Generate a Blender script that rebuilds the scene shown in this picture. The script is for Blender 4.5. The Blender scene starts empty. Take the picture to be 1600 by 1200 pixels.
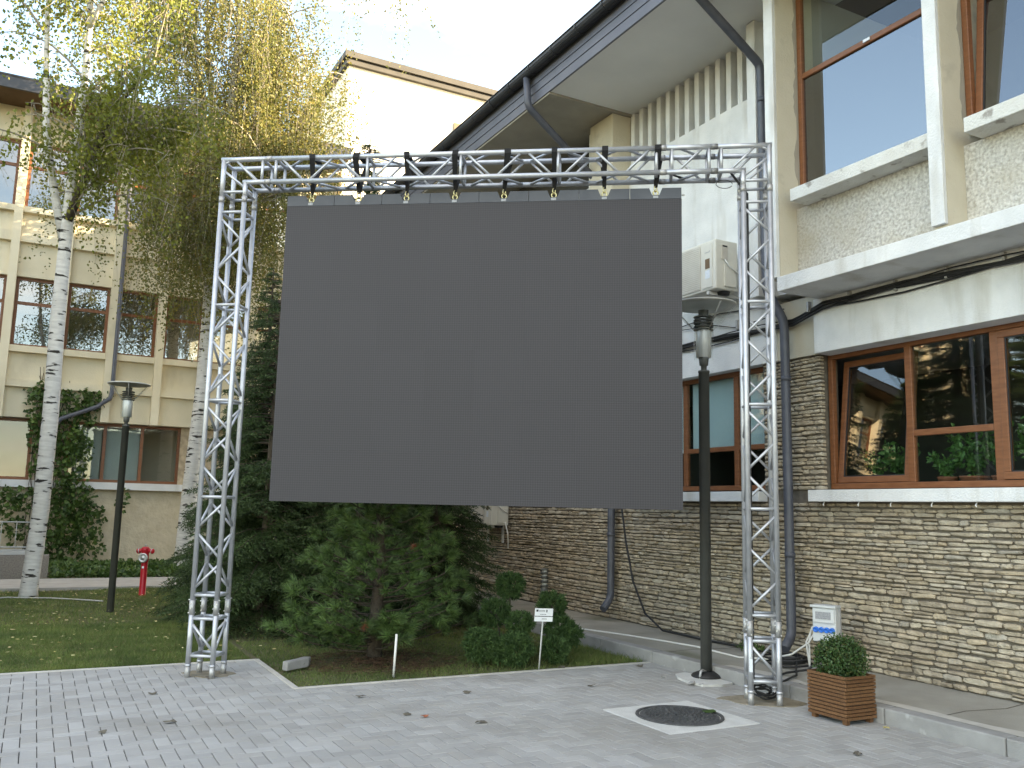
import bpy, math, random
import numpy as np
from mathutils import Vector, Matrix
rng = np.random.default_rng(11)
random.seed(11)
sc = bpy.context.scene
COL = sc.collection
PI = math.pi

# ------------------------------------------------------------------ camera, sky, sun, exposure
cd = bpy.data.cameras.new('camera')
cd.sensor_width = 36.0
cd.lens = 36.0 * 1378.68 / 1600.0
cd.clip_start = 0.05
cd.clip_end = 3000
cam = bpy.data.objects.new('camera', cd)
COL.objects.link(cam)
cR = Vector((0.8811677, -0.4722506, 0.0228656)); cU = Vector((-0.0870705, -0.1145493, 0.9895945)); cF = Vector((0.4647173, 0.8739896, 0.1420563))
m = Matrix((cR, cU, -cF)).transposed().to_4x4()
m.translation = Vector((0, 0, 1.598))
cam.matrix_world = m
sc.camera = cam

SUN_EL, SUN_AZ = math.radians(18), math.radians(116)     # azimuth clockwise from +Y
w = bpy.data.worlds.new('World')
sc.world = w
w.use_nodes = True
nt = w.node_tree
nt.nodes.clear()
N = nt.nodes.new
out = N('ShaderNodeOutputWorld'); bg = N('ShaderNodeBackground'); bg.inputs[1].default_value = 0.13
sky = N('ShaderNodeTexSky'); sky.sky_type = 'NISHITA'; sky.sun_disc = False
sky.sun_elevation = SUN_EL; sky.sun_rotation = SUN_AZ; sky.altitude = 400; sky.dust_density = 0.5; sky.ozone_density = 2.0
tc = N('ShaderNodeTexCoord'); sep = N('ShaderNodeSeparateXYZ'); nt.links.new(tc.outputs['Generated'], sep.inputs[0])
ad = N('ShaderNodeMath'); ad.operation = 'ADD'; ad.inputs[1].default_value = 0.22; nt.links.new(sep.outputs[2], ad.inputs[0])
ab = N('ShaderNodeMath'); ab.operation = 'MAXIMUM'; ab.inputs[1].default_value = 0.05; nt.links.new(ad.outputs[0], ab.inputs[0])
dx = N('ShaderNodeMath'); dx.operation = 'DIVIDE'; nt.links.new(sep.outputs[0], dx.inputs[0]); nt.links.new(ab.outputs[0], dx.inputs[1])
dy = N('ShaderNodeMath'); dy.operation = 'DIVIDE'; nt.links.new(sep.outputs[1], dy.inputs[0]); nt.links.new(ab.outputs[0], dy.inputs[1])
cb = N('ShaderNodeCombineXYZ'); nt.links.new(dx.outputs[0], cb.inputs[0]); nt.links.new(dy.outputs[0], cb.inputs[1])
cn = N('ShaderNodeTexNoise'); cn.inputs['Scale'].default_value = 1.1; cn.inputs['Detail'].default_value = 7; cn.inputs['Roughness'].default_value = 0.55
cmap = N('ShaderNodeMapping'); cmap.inputs['Location'].default_value = (7.141, 9.211, 0); nt.links.new(cb.outputs[0], cmap.inputs[0]); nt.links.new(cmap.outputs[0], cn.inputs['Vector'])
cr = N('ShaderNodeValToRGB'); cr.color_ramp.elements[0].position = 0.47; cr.color_ramp.elements[1].position = 0.76
nt.links.new(cn.outputs[0], cr.inputs[0])
mx = N('ShaderNodeMix'); mx.data_type = 'RGBA'; mx.inputs[7].default_value = (5.2, 5.15, 5.1, 1)
nt.links.new(cr.outputs[0], mx.inputs[0]); nt.links.new(sky.outputs[0], mx.inputs[6]); nt.links.new(mx.outputs[2], bg.inputs[0]); nt.links.new(bg.outputs[0], out.inputs[0])

sd = bpy.data.lights.new('sun', 'SUN'); sd.energy = 4.5; sd.angle = math.radians(0.5); sd.color = (1.0, 0.9, 0.74)
sun = bpy.data.objects.new('sun', sd); COL.objects.link(sun)
sdir = Vector((math.sin(SUN_AZ) * math.cos(SUN_EL), math.cos(SUN_AZ) * math.cos(SUN_EL), math.sin(SUN_EL)))
sun.rotation_euler = (-sdir).to_track_quat('-Z', 'Y').to_euler()
sun.location = sdir * 60
sc.view_settings.view_transform = 'Standard'
sc.view_settings.look = 'None'
sc.view_settings.gamma = 1.0
sc.view_settings.exposure = 2.9
sc.view_settings.use_white_balance = True          # the phone's auto white balance in open shade
sc.view_settings.white_balance_temperature = 8550

# ------------------------------------------------------------------ helpers
def lin(r, g, b):
    f = lambda c: ((c / 255 + 0.055) / 1.055) ** 2.4 if c > 10 else c / 255 / 12.92
    return (f(r), f(g), f(b), 1)

def material(name, c1, c2=None, scale=6.0, rough=0.8, bump=0.0, bscale=40.0, metal=0.0, spec=0.4, island=None,
             stretch=(1, 1, 1), c3=None, s3=1.2, t3=(0.5, 0.7), stretch3=(1, 1, 1), trans=0.0):
    """procedural Principled material: two-tone noise, optional third tone (stains) and bump; island = list of tones picked per piece"""
    mt = bpy.data.materials.new(name); mt.use_nodes = True
    n = mt.node_tree; b = n.nodes['Principled BSDF']; K = n.nodes.new; L = n.links.new
    b.inputs['Roughness'].default_value = rough; b.inputs['Metallic'].default_value = metal
    b.inputs['Specular IOR Level'].default_value = spec
    co = K('ShaderNodeTexCoord'); gp = K('ShaderNodeNewGeometry')
    src = gp.outputs['Position'] if island else co.outputs['Object']      # loose pieces share one continuous pattern
    def noise(sc_, st, det=5):
        mp = K('ShaderNodeMapping'); mp.inputs['Scale'].default_value = st; L(src, mp.inputs[0])
        nz = K('ShaderNodeTexNoise'); nz.inputs['Scale'].default_value = sc_; nz.inputs['Detail'].default_value = det
        L(mp.outputs[0], nz.inputs['Vector']); return nz.outputs[0]
    col = None
    if island:
        g = K('ShaderNodeNewGeometry'); oi = K('ShaderNodeObjectInfo')
        a = K('ShaderNodeMath'); a.operation = 'ADD'; L(g.outputs['Random Per Island'], a.inputs[0]); L(oi.outputs['Random'], a.inputs[1])
        fr = K('ShaderNodeMath'); fr.operation = 'FRACT'; L(a.outputs[0], fr.inputs[0])
        rp = K('ShaderNodeValToRGB'); rp.color_ramp.interpolation = 'LINEAR'
        while len(rp.color_ramp.elements) < len(island): rp.color_ramp.elements.new(0.5)
        for i, c in enumerate(island):
            rp.color_ramp.elements[i].position = i / max(1, len(island) - 1); rp.color_ramp.elements[i].color = c
        L(fr.outputs[0], rp.inputs[0]); col = rp.outputs[0]
    if c2 is not None:
        r = K('ShaderNodeValToRGB'); r.color_ramp.elements[0].position = 0.32; r.color_ramp.elements[1].position = 0.68
        L(noise(scale, stretch), r.inputs[0])
        mix = K('ShaderNodeMix'); mix.data_type = 'RGBA'
        if col is None:
            mix.inputs[6].default_value = c1; mix.inputs[7].default_value = c2; L(r.outputs[0], mix.inputs[0])
        else:
            mix.blend_type = 'MULTIPLY'; mix.inputs[0].default_value = 1
            r.color_ramp.elements[0].color = c1; r.color_ramp.elements[1].color = c2
            L(col, mix.inputs[6]); L(r.outputs[0], mix.inputs[7])
        col = mix.outputs[2]
    if c3 is not None:
        r = K('ShaderNodeValToRGB'); r.color_ramp.elements[0].position = t3[0]; r.color_ramp.elements[1].position = t3[1]
        L(noise(s3, stretch3, 8), r.inputs[0])
        mix = K('ShaderNodeMix'); mix.data_type = 'RGBA'; L(r.outputs[0], mix.inputs[0])
        if col is None: mix.inputs[6].default_value = c1
        else: L(col, mix.inputs[6])
        mix.inputs[7].default_value = c3; col = mix.outputs[2]
    if col is None: b.inputs['Base Color'].default_value = c1
    else: L(col, b.inputs['Base Color'])
    if bump:
        bp = K('ShaderNodeBump'); bp.inputs['Strength'].default_value = bump; bp.inputs['Distance'].default_value = 0.02
        L(noise(bscale, (1, 1, 1), 4), bp.inputs['Height']); L(bp.outputs[0], b.inputs['Normal'])
    if trans:
        tr = K('ShaderNodeBsdfTranslucent'); ms = K('ShaderNodeMixShader'); ms.inputs[0].default_value = trans
        if col is not None: L(col, tr.inputs[0])
        else: tr.inputs[0].default_value = c1
        L(b.outputs[0], ms.inputs[1]); L(tr.outputs[0], ms.inputs[2]); L(ms.outputs[0], n.nodes['Material Output'].inputs[0])
    return mt

def glass_material(name, ior=1.75, tint=(0.85, 0.9, 0.9, 1)):
    mt = bpy.data.materials.new(name); mt.use_nodes = True
    n = mt.node_tree; n.nodes.clear(); K = n.nodes.new; L = n.links.new
    o = K('ShaderNodeOutputMaterial'); fz = K('ShaderNodeFresnel'); fz.inputs[0].default_value = ior
    tr = K('ShaderNodeBsdfTransparent'); tr.inputs[0].default_value = tint
    gl = K('ShaderNodeBsdfGlossy'); gl.inputs['Roughness'].default_value = 0.0; gl.inputs[0].default_value = (1, 1, 1, 1)
    ge = K('ShaderNodeNewGeometry'); fr = K('ShaderNodeMath'); fr.operation = 'SUBTRACT'; fr.inputs[0].default_value = 1; L(ge.outputs['Backfacing'], fr.inputs[1])
    mu = K('ShaderNodeMath'); mu.operation = 'MULTIPLY'; L(fz.outputs[0], mu.inputs[0]); L(fr.outputs[0], mu.inputs[1])   # thin pane: reflect once, at the outer face
    ms = K('ShaderNodeMixShader'); L(mu.outputs[0], ms.inputs[0]); L(tr.outputs[0], ms.inputs[1]); L(gl.outputs[0], ms.inputs[2]); L(ms.outputs[0], o.inputs[0])
    return mt

def wloc(o):
    v = Vector((0, 0, 0))
    while o is not None:
        v += o.location; o = o.parent
    return v

class MB:
    def __init__(s): s.v = []; s.f = []; s.sm = []
    def _add(s, vs, fs, smooth=False):
        k = len(s.v); s.v += [tuple(p) for p in vs]
        for f in fs:
            s.f.append(tuple(i + k for i in f)); s.sm.append(smooth)
        return s
    def box(s, x0, x1, y0, y1, z0, z1):
        x0, x1 = min(x0, x1), max(x0, x1); y0, y1 = min(y0, y1), max(y0, y1); z0, z1 = min(z0, z1), max(z0, z1)
        v = [(x0, y0, z0), (x1, y0, z0), (x1, y1, z0), (x0, y1, z0), (x0, y0, z1), (x1, y0, z1), (x1, y1, z1), (x0, y1, z1)]
        return s._add(v, [(0, 3, 2, 1), (4, 5, 6, 7), (0, 1, 5, 4), (1, 2, 6, 5), (2, 3, 7, 6), (3, 0, 4, 7)])
    def obox(s, c, ex, ey, ez):
        c, ex, ey, ez = map(Vector, (c, ex, ey, ez))
        v = [c + a * ex + b * ey + d * ez for d in (-1, 1) for a, b in ((-1, -1), (1, -1), (1, 1), (-1, 1))]
        return s._add(v, [(0, 3, 2, 1), (4, 5, 6, 7), (0, 1, 5, 4), (1, 2, 6, 5), (2, 3, 7, 6), (3, 0, 4, 7)])
    def path(s, pts, radii, n=8, caps=True):
        pts = [Vector(p) for p in pts]
        if not hasattr(radii, '__len__'): radii = [radii] * len(pts)
        t0 = (pts[1] - pts[0]).normalized()
        up = Vector((0, 0, 1)) if abs(t0.z) < 0.9 else Vector((1, 0, 0))
        u = t0.cross(up).normalized(); vs = []
        for i, p in enumerate(pts):
            if i == 0: t = pts[1] - pts[0]
            elif i == len(pts) - 1: t = pts[-1] - pts[-2]
            else: t = (pts[i + 1] - p).normalized() + (p - pts[i - 1]).normalized()
            t = t.normalized(); u = (u - t * u.dot(t)).normalized(); w_ = t.cross(u)
            for k in range(n):
                a = 2 * PI * k / n
                vs.append(p + (u * math.cos(a) + w_ * math.sin(a)) * radii[i])
        fs = []
        for i in range(len(pts) - 1):
            for k in range(n):
                k2 = (k + 1) % n
                fs.append((i * n + k, i * n + k2, (i + 1) * n + k2, (i + 1) * n + k))
        b = len(s.v); s._add(vs, fs, True)
        if caps:
            e = (len(pts) - 1) * n
            s.f.append(tuple(b + k for k in reversed(range(n)))); s.sm.append(False)
            s.f.append(tuple(b + e + k for k in range(n))); s.sm.append(False)
        return s
    def tube(s, p0, p1, r, r1=None, n=8): return s.path([p0, p1], [r, r if r1 is None else r1], n)
    def lathe(s, c, prof, n=20, axis=(0, 0, 1), smooth=True):
        ax = Vector(axis).normalized(); h = Vector((1, 0, 0)) if abs(ax.x) < 0.9 else Vector((0, 1, 0))
        u = ax.cross(h).normalized(); w_ = ax.cross(u); c = Vector(c); vs = []
        for r, z in prof:
            for k in range(n):
                a = 2 * PI * k / n
                vs.append(c + ax * z + (u * math.cos(a) + w_ * math.sin(a)) * r)
        fs = [(i * n + k, i * n + (k + 1) % n, (i + 1) * n + (k + 1) % n, (i + 1) * n + k) for i in range(len(prof) - 1) for k in range(n)]
        return s._add(vs, fs, smooth)
    def poly(s, pts): return s._add(pts, [tuple(range(len(pts)))])
    def prism(s, pts, off):
        off = Vector(off); n = len(pts); p = [Vector(q) for q in pts]
        return s._add(p + [q + off for q in p], [tuple(reversed(range(n))), tuple(range(n, 2 * n))] + [(i, (i + 1) % n, n + (i + 1) % n, n + i) for i in range(n)])
    def build(s, name, mat, parent=None, bevel=0.0, loc=None):
        me = bpy.data.meshes.new(name)
        o = bpy.data.objects.new(name, me); COL.objects.link(o)
        base = wloc(parent) if parent else Vector((0, 0, 0))
        if parent is not None: o.parent = parent
        org = Vector((0, 0, 0))
        if loc is not None: org = Vector(loc); o.location = org - base
        else: org = base
        me.from_pydata([(x - org.x, y - org.y, z - org.z) for x, y, z in s.v], [], s.f)
        me.polygons.foreach_set('use_smooth', s.sm)
        me.materials.append(mat); me.update()
        if bevel:
            md = o.modifiers.new('bevel', 'BEVEL'); md.width = bevel; md.segments = 2; md.limit_method = 'ANGLE'
        return o

def np_mesh(name, V, F, mat, parent=None, smooth=False):
    """mesh object from numpy arrays; all faces with the same corner count"""
    me = bpy.data.meshes.new(name); V = np.asarray(V, np.float64); F = np.asarray(F, np.int32)
    base = np.array(wloc(parent)) if parent else np.zeros(3)
    V = (V - base).astype(np.float32)
    me.vertices.add(len(V)); me.vertices.foreach_set('co', V.ravel())
    k = F.shape[1]; me.loops.add(F.size); me.loops.foreach_set('vertex_index', F.ravel())
    me.polygons.add(len(F)); me.polygons.foreach_set('loop_start', np.arange(0, F.size, k, dtype=np.int32))
    me.polygons.foreach_set('use_smooth', np.full(len(F), smooth))
    me.materials.append(mat); me.update(calc_edges=True)
    o = bpy.data.objects.new(name, me); COL.objects.link(o)
    if parent is not None: o.parent = parent
    return o

def tag(o, label=None, cat=None, group=None, kind=None):
    if label: o['label'] = label
    if cat: o['category'] = cat
    if group: o['group'] = group
    if kind: o['kind'] = kind
    return o

def thing(name, loc, label, cat, group=None):
    o = bpy.data.objects.new(name, None); COL.objects.link(o); o.location = loc; o.empty_display_size = 0.2
    return tag(o, label, cat, group)

def part_empty(name, parent):
    o = bpy.data.objects.new(name, None); COL.objects.link(o); o.parent = parent; o.empty_display_size = 0.1
    return o

def copy_tree(o, parent=None):
    c = o.copy(); COL.objects.link(c)
    if parent is not None: c.parent = parent
    for ch in list(o.children): copy_tree(ch, c)
    return c

def unit(a): return a / np.maximum(np.linalg.norm(a, axis=-1, keepdims=True), 1e-9)

def rand_dir(n):
    return unit(rng.normal(size=(n, 3)))

def leaves(name, P, size, mat, parent=None, down=0.5, wide=0.62, jitter=0.3, out_dir=None):
    """one small folded four-corner leaf per point"""
    n = len(P); d = rand_dir(n)
    d[:, 2] -= down
    if out_dir is not None: d += out_dir
    d = unit(d); s = size * (1 + jitter * (rng.random((n, 1)) * 2 - 1))
    w_ = unit(np.cross(d, rand_dir(n))); nn = np.cross(d, w_)
    a = P; b = P + d * s * 0.45 + w_ * s * wide * 0.5 + nn * s * 0.08; c = P + d * s; e = P + d * s * 0.45 - w_ * s * wide * 0.5 + nn * s * 0.08
    V = np.stack([a, b, c, e], 1).reshape(-1, 3); F = np.arange(4 * n).reshape(-1, 4)
    return np_mesh(name, V, F, mat, parent)

def needles(B, D, L, W):
    """triangles: base B, direction D, length L, width W -> verts, faces"""
    n = len(B); w_ = unit(np.cross(D, rand_dir(n))) * W
    V = np.stack([B - w_ * 0.5, B + w_ * 0.5, B + D * L], 1).reshape(-1, 3)
    return V, np.arange(3 * n).reshape(-1, 3)

# ------------------------------------------------------------------ materials
MT = {}
MT['paver'] = material('concrete_paver', (0.92, 0.92, 0.92, 1), (1.05, 1.05, 1.05, 1), scale=3.0, rough=0.85, bump=0.25, bscale=160,
                       island=[(0.31, 0.305, 0.293, 1), (0.365, 0.361, 0.35, 1), (0.335, 0.325, 0.306, 1), (0.4, 0.396, 0.386, 1), (0.32, 0.315, 0.303, 1)],
                       c3=(0.25, 0.238, 0.215, 1), s3=0.8, t3=(0.52, 0.8))
MT['joint'] = material('joint_sand', (0.05, 0.047, 0.042, 1), (0.085, 0.08, 0.072, 1), scale=9, rough=1)
MT['edging'] = material('edging_concrete', (0.42, 0.40, 0.36, 1), (0.5, 0.48, 0.44, 1), scale=7, rough=0.9, bump=0.2, bscale=90)
MT['kerb'] = material('kerb_concrete', (0.25, 0.247, 0.24, 1), (0.32, 0.317, 0.31, 1), scale=5, rough=0.9, bump=0.3, bscale=110, c3=(0.42, 0.42, 0.41, 1), s3=6, t3=(0.62, 0.72))
MT['walkway'] = material('walkway_concrete', (0.26, 0.245, 0.21, 1), (0.34, 0.325, 0.285, 1), scale=2.2, rough=0.95, bump=0.4, bscale=70, c3=(0.12, 0.125, 0.075, 1), s3=0.9, t3=(0.58, 0.75))
MT['path'] = material('path_concrete', (0.34, 0.32, 0.29, 1), (0.42, 0.4, 0.37, 1), scale=3, rough=0.95, bump=0.3, bscale=60)
MT['slab'] = material('pale_concrete', (0.5, 0.5, 0.48, 1), (0.6, 0.6, 0.58, 1), scale=6, rough=0.9, bump=0.5, bscale=70)
MT['soil'] = material('soil', (0.08, 0.085, 0.038, 1), (0.12, 0.1, 0.055, 1), scale=1.4, rough=1, bump=0.6, bscale=40, c3=(0.11, 0.055, 0.03, 1), s3=0.7, t3=(0.5, 0.7))
MT['dirt'] = material('sandy_dirt', (0.3, 0.26, 0.2, 1), (0.2, 0.17, 0.12, 1), scale=8, rough=1, bump=0.6, bscale=60)
MT['litter'] = material('needle_litter', (0.10, 0.05, 0.028, 1), (0.06, 0.04, 0.022, 1), scale=6, rough=1, bump=0.7, bscale=60)
MT['grass'] = material('grass_blade', (.65, .7, .7, 1), (1.35, 1.25, 1.2, 1), scale=1.6, island=[(0.09, 0.14, 0.035, 1), (0.135, 0.195, 0.05, 1), (0.11, 0.17, 0.046, 1), (0.24, 0.23, 0.1, 1)], rough=0.7, trans=0.25)
MT['stone'] = material('wall_stone', (0.72, 0.72, 0.72, 1), (1.15, 1.15, 1.15, 1), scale=9, rough=0.95, bump=0.8, bscale=35,
                       island=[(0.45, 0.375, 0.275, 1), (0.36, 0.297, 0.22, 1), (0.51, 0.445, 0.345, 1), (0.40, 0.335, 0.25, 1), (0.475, 0.385, 0.27, 1), (0.42, 0.38, 0.315, 1)])
MT['mortar'] = material('stone_joint', (0.11, 0.093, 0.073, 1), (0.17, 0.148, 0.12, 1), scale=14, rough=1)
MT['white'] = material('white_plaster', (0.62, 0.63, 0.63, 1), (0.73, 0.735, 0.73, 1), scale=3.5, rough=0.9, bump=0.4, bscale=60, c3=(0.46, 0.44, 0.39, 1), s3=2.6, t3=(0.55, 0.8), stretch3=(1, 1.6, 0.3))
MT['pale'] = material('weathered_sill_paint', (0.66, 0.66, 0.63, 1), (0.58, 0.57, 0.53, 1), scale=5, rough=0.9, bump=0.5, bscale=50, c3=(0.33, 0.31, 0.28, 1), s3=7, t3=(0.6, 0.68))
MT['cream'] = material('cream_plaster', (0.52, 0.47, 0.37, 1), (0.58, 0.53, 0.43, 1), scale=2.5, rough=0.95, bump=0.3, bscale=50, c3=(0.4, 0.36, 0.29, 1), s3=3, t3=(0.6, 0.75))
MT['rough'] = material('roughcast', (0.66, 0.64, 0.59, 1), (0.36, 0.34, 0.3, 1), scale=34, rough=1, bump=1.0, bscale=34, c3=(0.42, 0.37, 0.28, 1), s3=1.3, t3=(0.5, 0.75))
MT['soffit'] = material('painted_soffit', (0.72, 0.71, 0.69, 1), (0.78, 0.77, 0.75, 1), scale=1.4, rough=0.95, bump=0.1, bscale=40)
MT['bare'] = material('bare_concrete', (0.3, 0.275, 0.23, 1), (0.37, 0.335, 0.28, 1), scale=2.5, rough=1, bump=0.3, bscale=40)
MT['metal_dark'] = material('dark_grey_steel', (0.085, 0.09, 0.115, 1), (0.105, 0.11, 0.135, 1), scale=3, rough=0.45, spec=0.5)
MT['gutter'] = material('charcoal_gutter', (0.028, 0.03, 0.036, 1), (0.04, 0.042, 0.05, 1), scale=4, rough=0.4)
MT['pipe'] = material('grey_downpipe', (0.06, 0.066, 0.085, 1), (0.085, 0.092, 0.115, 1), scale=6, rough=0.4)
MT['roof'] = material('roof_sheet', (0.05, 0.05, 0.055, 1), (0.07, 0.07, 0.075, 1), scale=2, rough=0.6)
MT['brown'] = material('brown_window_frame', (0.17, 0.062, 0.026, 1), (0.225, 0.088, 0.038, 1), scale=8, rough=0.42, stretch=(1, 1, 6), bump=0.05, bscale=90)
MT['seal'] = material('black_seal', (0.02, 0.02, 0.022, 1), rough=0.6)
MT['glass'] = glass_material('window_glass')
MT['glass_old'] = glass_material('far_window_glass', 2.6, (0.7, 0.74, 0.72, 1))
MT['film'] = glass_material('reflective_film_glass', 2.5, (0.35, 0.38, 0.4, 1))
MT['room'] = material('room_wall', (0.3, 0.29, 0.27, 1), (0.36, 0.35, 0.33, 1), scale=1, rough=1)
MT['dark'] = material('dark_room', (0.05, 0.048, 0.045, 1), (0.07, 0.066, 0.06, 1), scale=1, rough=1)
MT['blind'] = material('pale_blue_blind', (0.52, 0.63, 0.64, 1), (0.56, 0.67, 0.68, 1), scale=2, rough=0.9)
MT['curtain'] = material('pale_curtain', (0.45, 0.46, 0.43, 1), (0.5, 0.51, 0.48, 1), scale=2, rough=0.9)
MT['alu'] = material('truss_aluminium', (0.55, 0.56, 0.585, 1), (0.46, 0.475, 0.505, 1), scale=12, rough=0.45, metal=0.65, bump=0.05, bscale=60)
MT['alu_dull'] = material('dull_aluminium', (0.5, 0.5, 0.5, 1), (0.38, 0.37, 0.36, 1), scale=20, rough=0.55, metal=0.7)
MT['zinc'] = material('zinc_bolt', (0.6, 0.6, 0.58, 1), rough=0.35, metal=0.9)
MT['brass'] = material('yellow_zinc_hook', (0.62, 0.55, 0.3, 1), rough=0.35, metal=0.9)
MT['strap'] = material('black_webbing', (0.012, 0.012, 0.013, 1), (0.02, 0.02, 0.021, 1), scale=60, rough=0.95)
MT['black'] = material('black_rubber', (0.015, 0.015, 0.016, 1), (0.024, 0.024, 0.025, 1), scale=10, rough=0.55)
MT['whitecable'] = material('white_cable', (0.7, 0.69, 0.66, 1), rough=0.5)
MT['header'] = material('dark_header_paint', (0.055, 0.06, 0.072, 1), (0.075, 0.08, 0.092, 1), scale=5, rough=0.45)
MT['labelgrey'] = material('grey_sticker', (0.4, 0.41, 0.43, 1), (0.22, 0.23, 0.25, 1), scale=120, rough=0.5)
MT['post'] = material('dark_lamp_post', (0.07, 0.073, 0.068, 1), (0.09, 0.093, 0.086, 1), scale=5, rough=0.5, metal=0.0)
MT['reflector'] = material('lamp_reflector', (0.42, 0.42, 0.4, 1), (0.5, 0.5, 0.47, 1), scale=6, rough=0.45, metal=0.1)
MT['clear'] = glass_material('clear_acrylic', 1.35, (0.95, 0.96, 0.95, 1))
MT['frost'] = material('lamp_tube', (0.5, 0.51, 0.5, 1), (0.66, 0.67, 0.66, 1), scale=14, rough=0.45, metal=0.2, stretch=(6, 6, 0.4))
MT['red'] = material('red_hydrant_paint', (0.42, 0.012, 0.022, 1), (0.5, 0.018, 0.03, 1), scale=10, rough=0.35, c3=(0.4, 0.16, 0.12, 1), s3=20, t3=(0.72, 0.78))
MT['steel'] = material('cast_aluminium', (0.42, 0.43, 0.43, 1), (0.55, 0.56, 0.56, 1), scale=25, rough=0.4, metal=0.7)
MT['wood'] = material('stained_slat', (0.62, 0.62, 0.62, 1), (1.1, 1.1, 1.1, 1), scale=9, rough=0.55, stretch=(8, 8, 8), bump=0.2, bscale=80,
                      island=[(0.19, 0.088, 0.037, 1), (0.155, 0.07, 0.029, 1), (0.215, 0.105, 0.046, 1), (0.14, 0.062, 0.026, 1)])
MT['iron'] = material('cast_iron', (0.055, 0.057, 0.06, 1), (0.1, 0.1, 0.1, 1), scale=30, rough=0.6, bump=0.8, bscale=90)
MT['ac'] = material('cream_ac_casing', (0.62, 0.6, 0.53, 1), (0.68, 0.66, 0.59, 1), scale=3, rough=0.5)
MT['acgrille'] = material('ac_grille', (0.5, 0.46, 0.4, 1), (0.58, 0.55, 0.49, 1), scale=5, rough=0.6)
MT['acbrown'] = material('brown_sticker', (0.16, 0.1, 0.055, 1), rough=0.5)
MT['paper'] = material('white_sticker', (0.72, 0.76, 0.8, 1), (0.62, 0.68, 0.74, 1), scale=40, rough=0.5)
MT['boxgrey'] = material('light_grey_plastic', (0.56, 0.59, 0.6, 1), (0.62, 0.64, 0.65, 1), scale=4, rough=0.45)
MT['blue'] = material('blue_socket', (0.015, 0.16, 0.62, 1), (0.02, 0.2, 0.7, 1), scale=20, rough=0.4)
MT['plate'] = material('white_sign_plate', (0.75, 0.76, 0.78, 1), (0.66, 0.67, 0.69, 1), scale=9, rough=0.5)
MT['ink'] = material('dark_print', (0.05, 0.05, 0.055, 1), rough=0.7)
MT['birch'] = material('birch_bark', (0.66, 0.64, 0.6, 1), (0.5, 0.48, 0.45, 1), scale=5, rough=0.85, stretch=(1, 1, 5), bump=0.4, bscale=30, c3=(0.03, 0.026, 0.022, 1), s3=6.5, t3=(0.585, 0.62), stretch3=(0.5, 0.5, 2.2))
MT['twig'] = material('birch_twig', (0.42, 0.38, 0.31, 1), (0.2, 0.17, 0.13, 1), scale=3, rough=0.9)
MT['darkbark'] = material('dark_bark', (0.05, 0.038, 0.028, 1), (0.085, 0.068, 0.05, 1), scale=12, rough=1, bump=0.8, bscale=40)
MT['leaf_gold'] = material('birch_leaf_gold', (.7, .75, .7, 1), (1.3, 1.25, 1.2, 1), scale=.9, island=[(0.11, 0.125, 0.04, 1), (0.18, 0.18, 0.05, 1), (0.14, 0.155, 0.048, 1), (0.23, 0.185, 0.05, 1), (0.12, 0.14, 0.05, 1)], rough=0.6, trans=0.45)
MT['leaf_green'] = material('birch_leaf_green', (.75, .8, .7, 1), (1.3, 1.25, 1.1, 1), scale=1.2, island=[(0.14, 0.165, 0.028, 1), (0.2, 0.22, 0.038, 1), (0.11, 0.135, 0.03, 1), (0.25, 0.235, 0.05, 1)], rough=0.6, trans=0.45)
MT['spruce'] = material('spruce_needle', (.6, .6, .6, 1), (1.5, 1.45, 1.3, 1), scale=5, island=[(0.022, 0.045, 0.014, 1), (0.035, 0.068, 0.02, 1), (0.045, 0.08, 0.026, 1), (0.03, 0.055, 0.02, 1)], rough=0.65, trans=0.1)
MT['pine'] = material('pine_needle', (.5, .5, .55, 1), (1.5, 1.45, 1.3, 1), scale=5.5, island=[(0.06, 0.115, 0.036, 1), (0.085, 0.155, 0.045, 1), (0.11, 0.185, 0.055, 1), (0.07, 0.13, 0.05, 1)], rough=0.55, trans=0.15)
MT['dwarf'] = material('dwarf_spruce_needle', (.55, .6, .6, 1), (1.5, 1.4, 1.3, 1), scale=14, island=[(0.032, 0.07, 0.022, 1), (0.05, 0.105, 0.032, 1), (0.07, 0.135, 0.04, 1)], rough=0.65, trans=0.1)
MT['box'] = material('boxwood_leaf', None, island=[(0.02, 0.05, 0.016, 1), (0.04, 0.09, 0.025, 1), (0.055, 0.115, 0.035, 1), (0.1, 0.11, 0.035, 1)], rough=0.4, trans=0.15)
MT['ivy'] = material('ivy_leaf', (.65, .7, .7, 1), (1.4, 1.3, 1.2, 1), scale=2.5, island=[(0.035, 0.075, 0.018, 1), (0.055, 0.11, 0.025, 1), (0.08, 0.14, 0.03, 1), (0.045, 0.085, 0.025, 1)], rough=0.5, trans=0.2)
MT['houseplant'] = material('houseplant_leaf', None, island=[(0.06, 0.15, 0.04, 1), (0.1, 0.22, 0.06, 1), (0.08, 0.18, 0.05, 1)], rough=0.45, trans=0.2)
MT['fallen'] = material('fallen_yellow_leaf', None, island=[(0.5, 0.42, 0.16, 1), (0.4, 0.33, 0.14, 1), (0.55, 0.5, 0.26, 1), (0.3, 0.2, 0.1, 1)], rough=0.8)
MT['deadleaf'] = material('dry_grey_leaf', (0.09, 0.08, 0.065, 1), (0.14, 0.125, 0.10, 1), scale=30, rough=0.9)
MT['redbox'] = material('terracotta', (0.3, 0.1, 0.055, 1), rough=0.8)
MT['yellow'] = material('yellow_facade_plaster', (0.68, 0.6, 0.44, 1), (0.74, 0.66, 0.5, 1), scale=1.5, rough=0.95, bump=0.2, bscale=30, c3=(0.5, 0.43, 0.31, 1), s3=1.3, t3=(0.58, 0.78), stretch3=(1, 1, 0.4))
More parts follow.
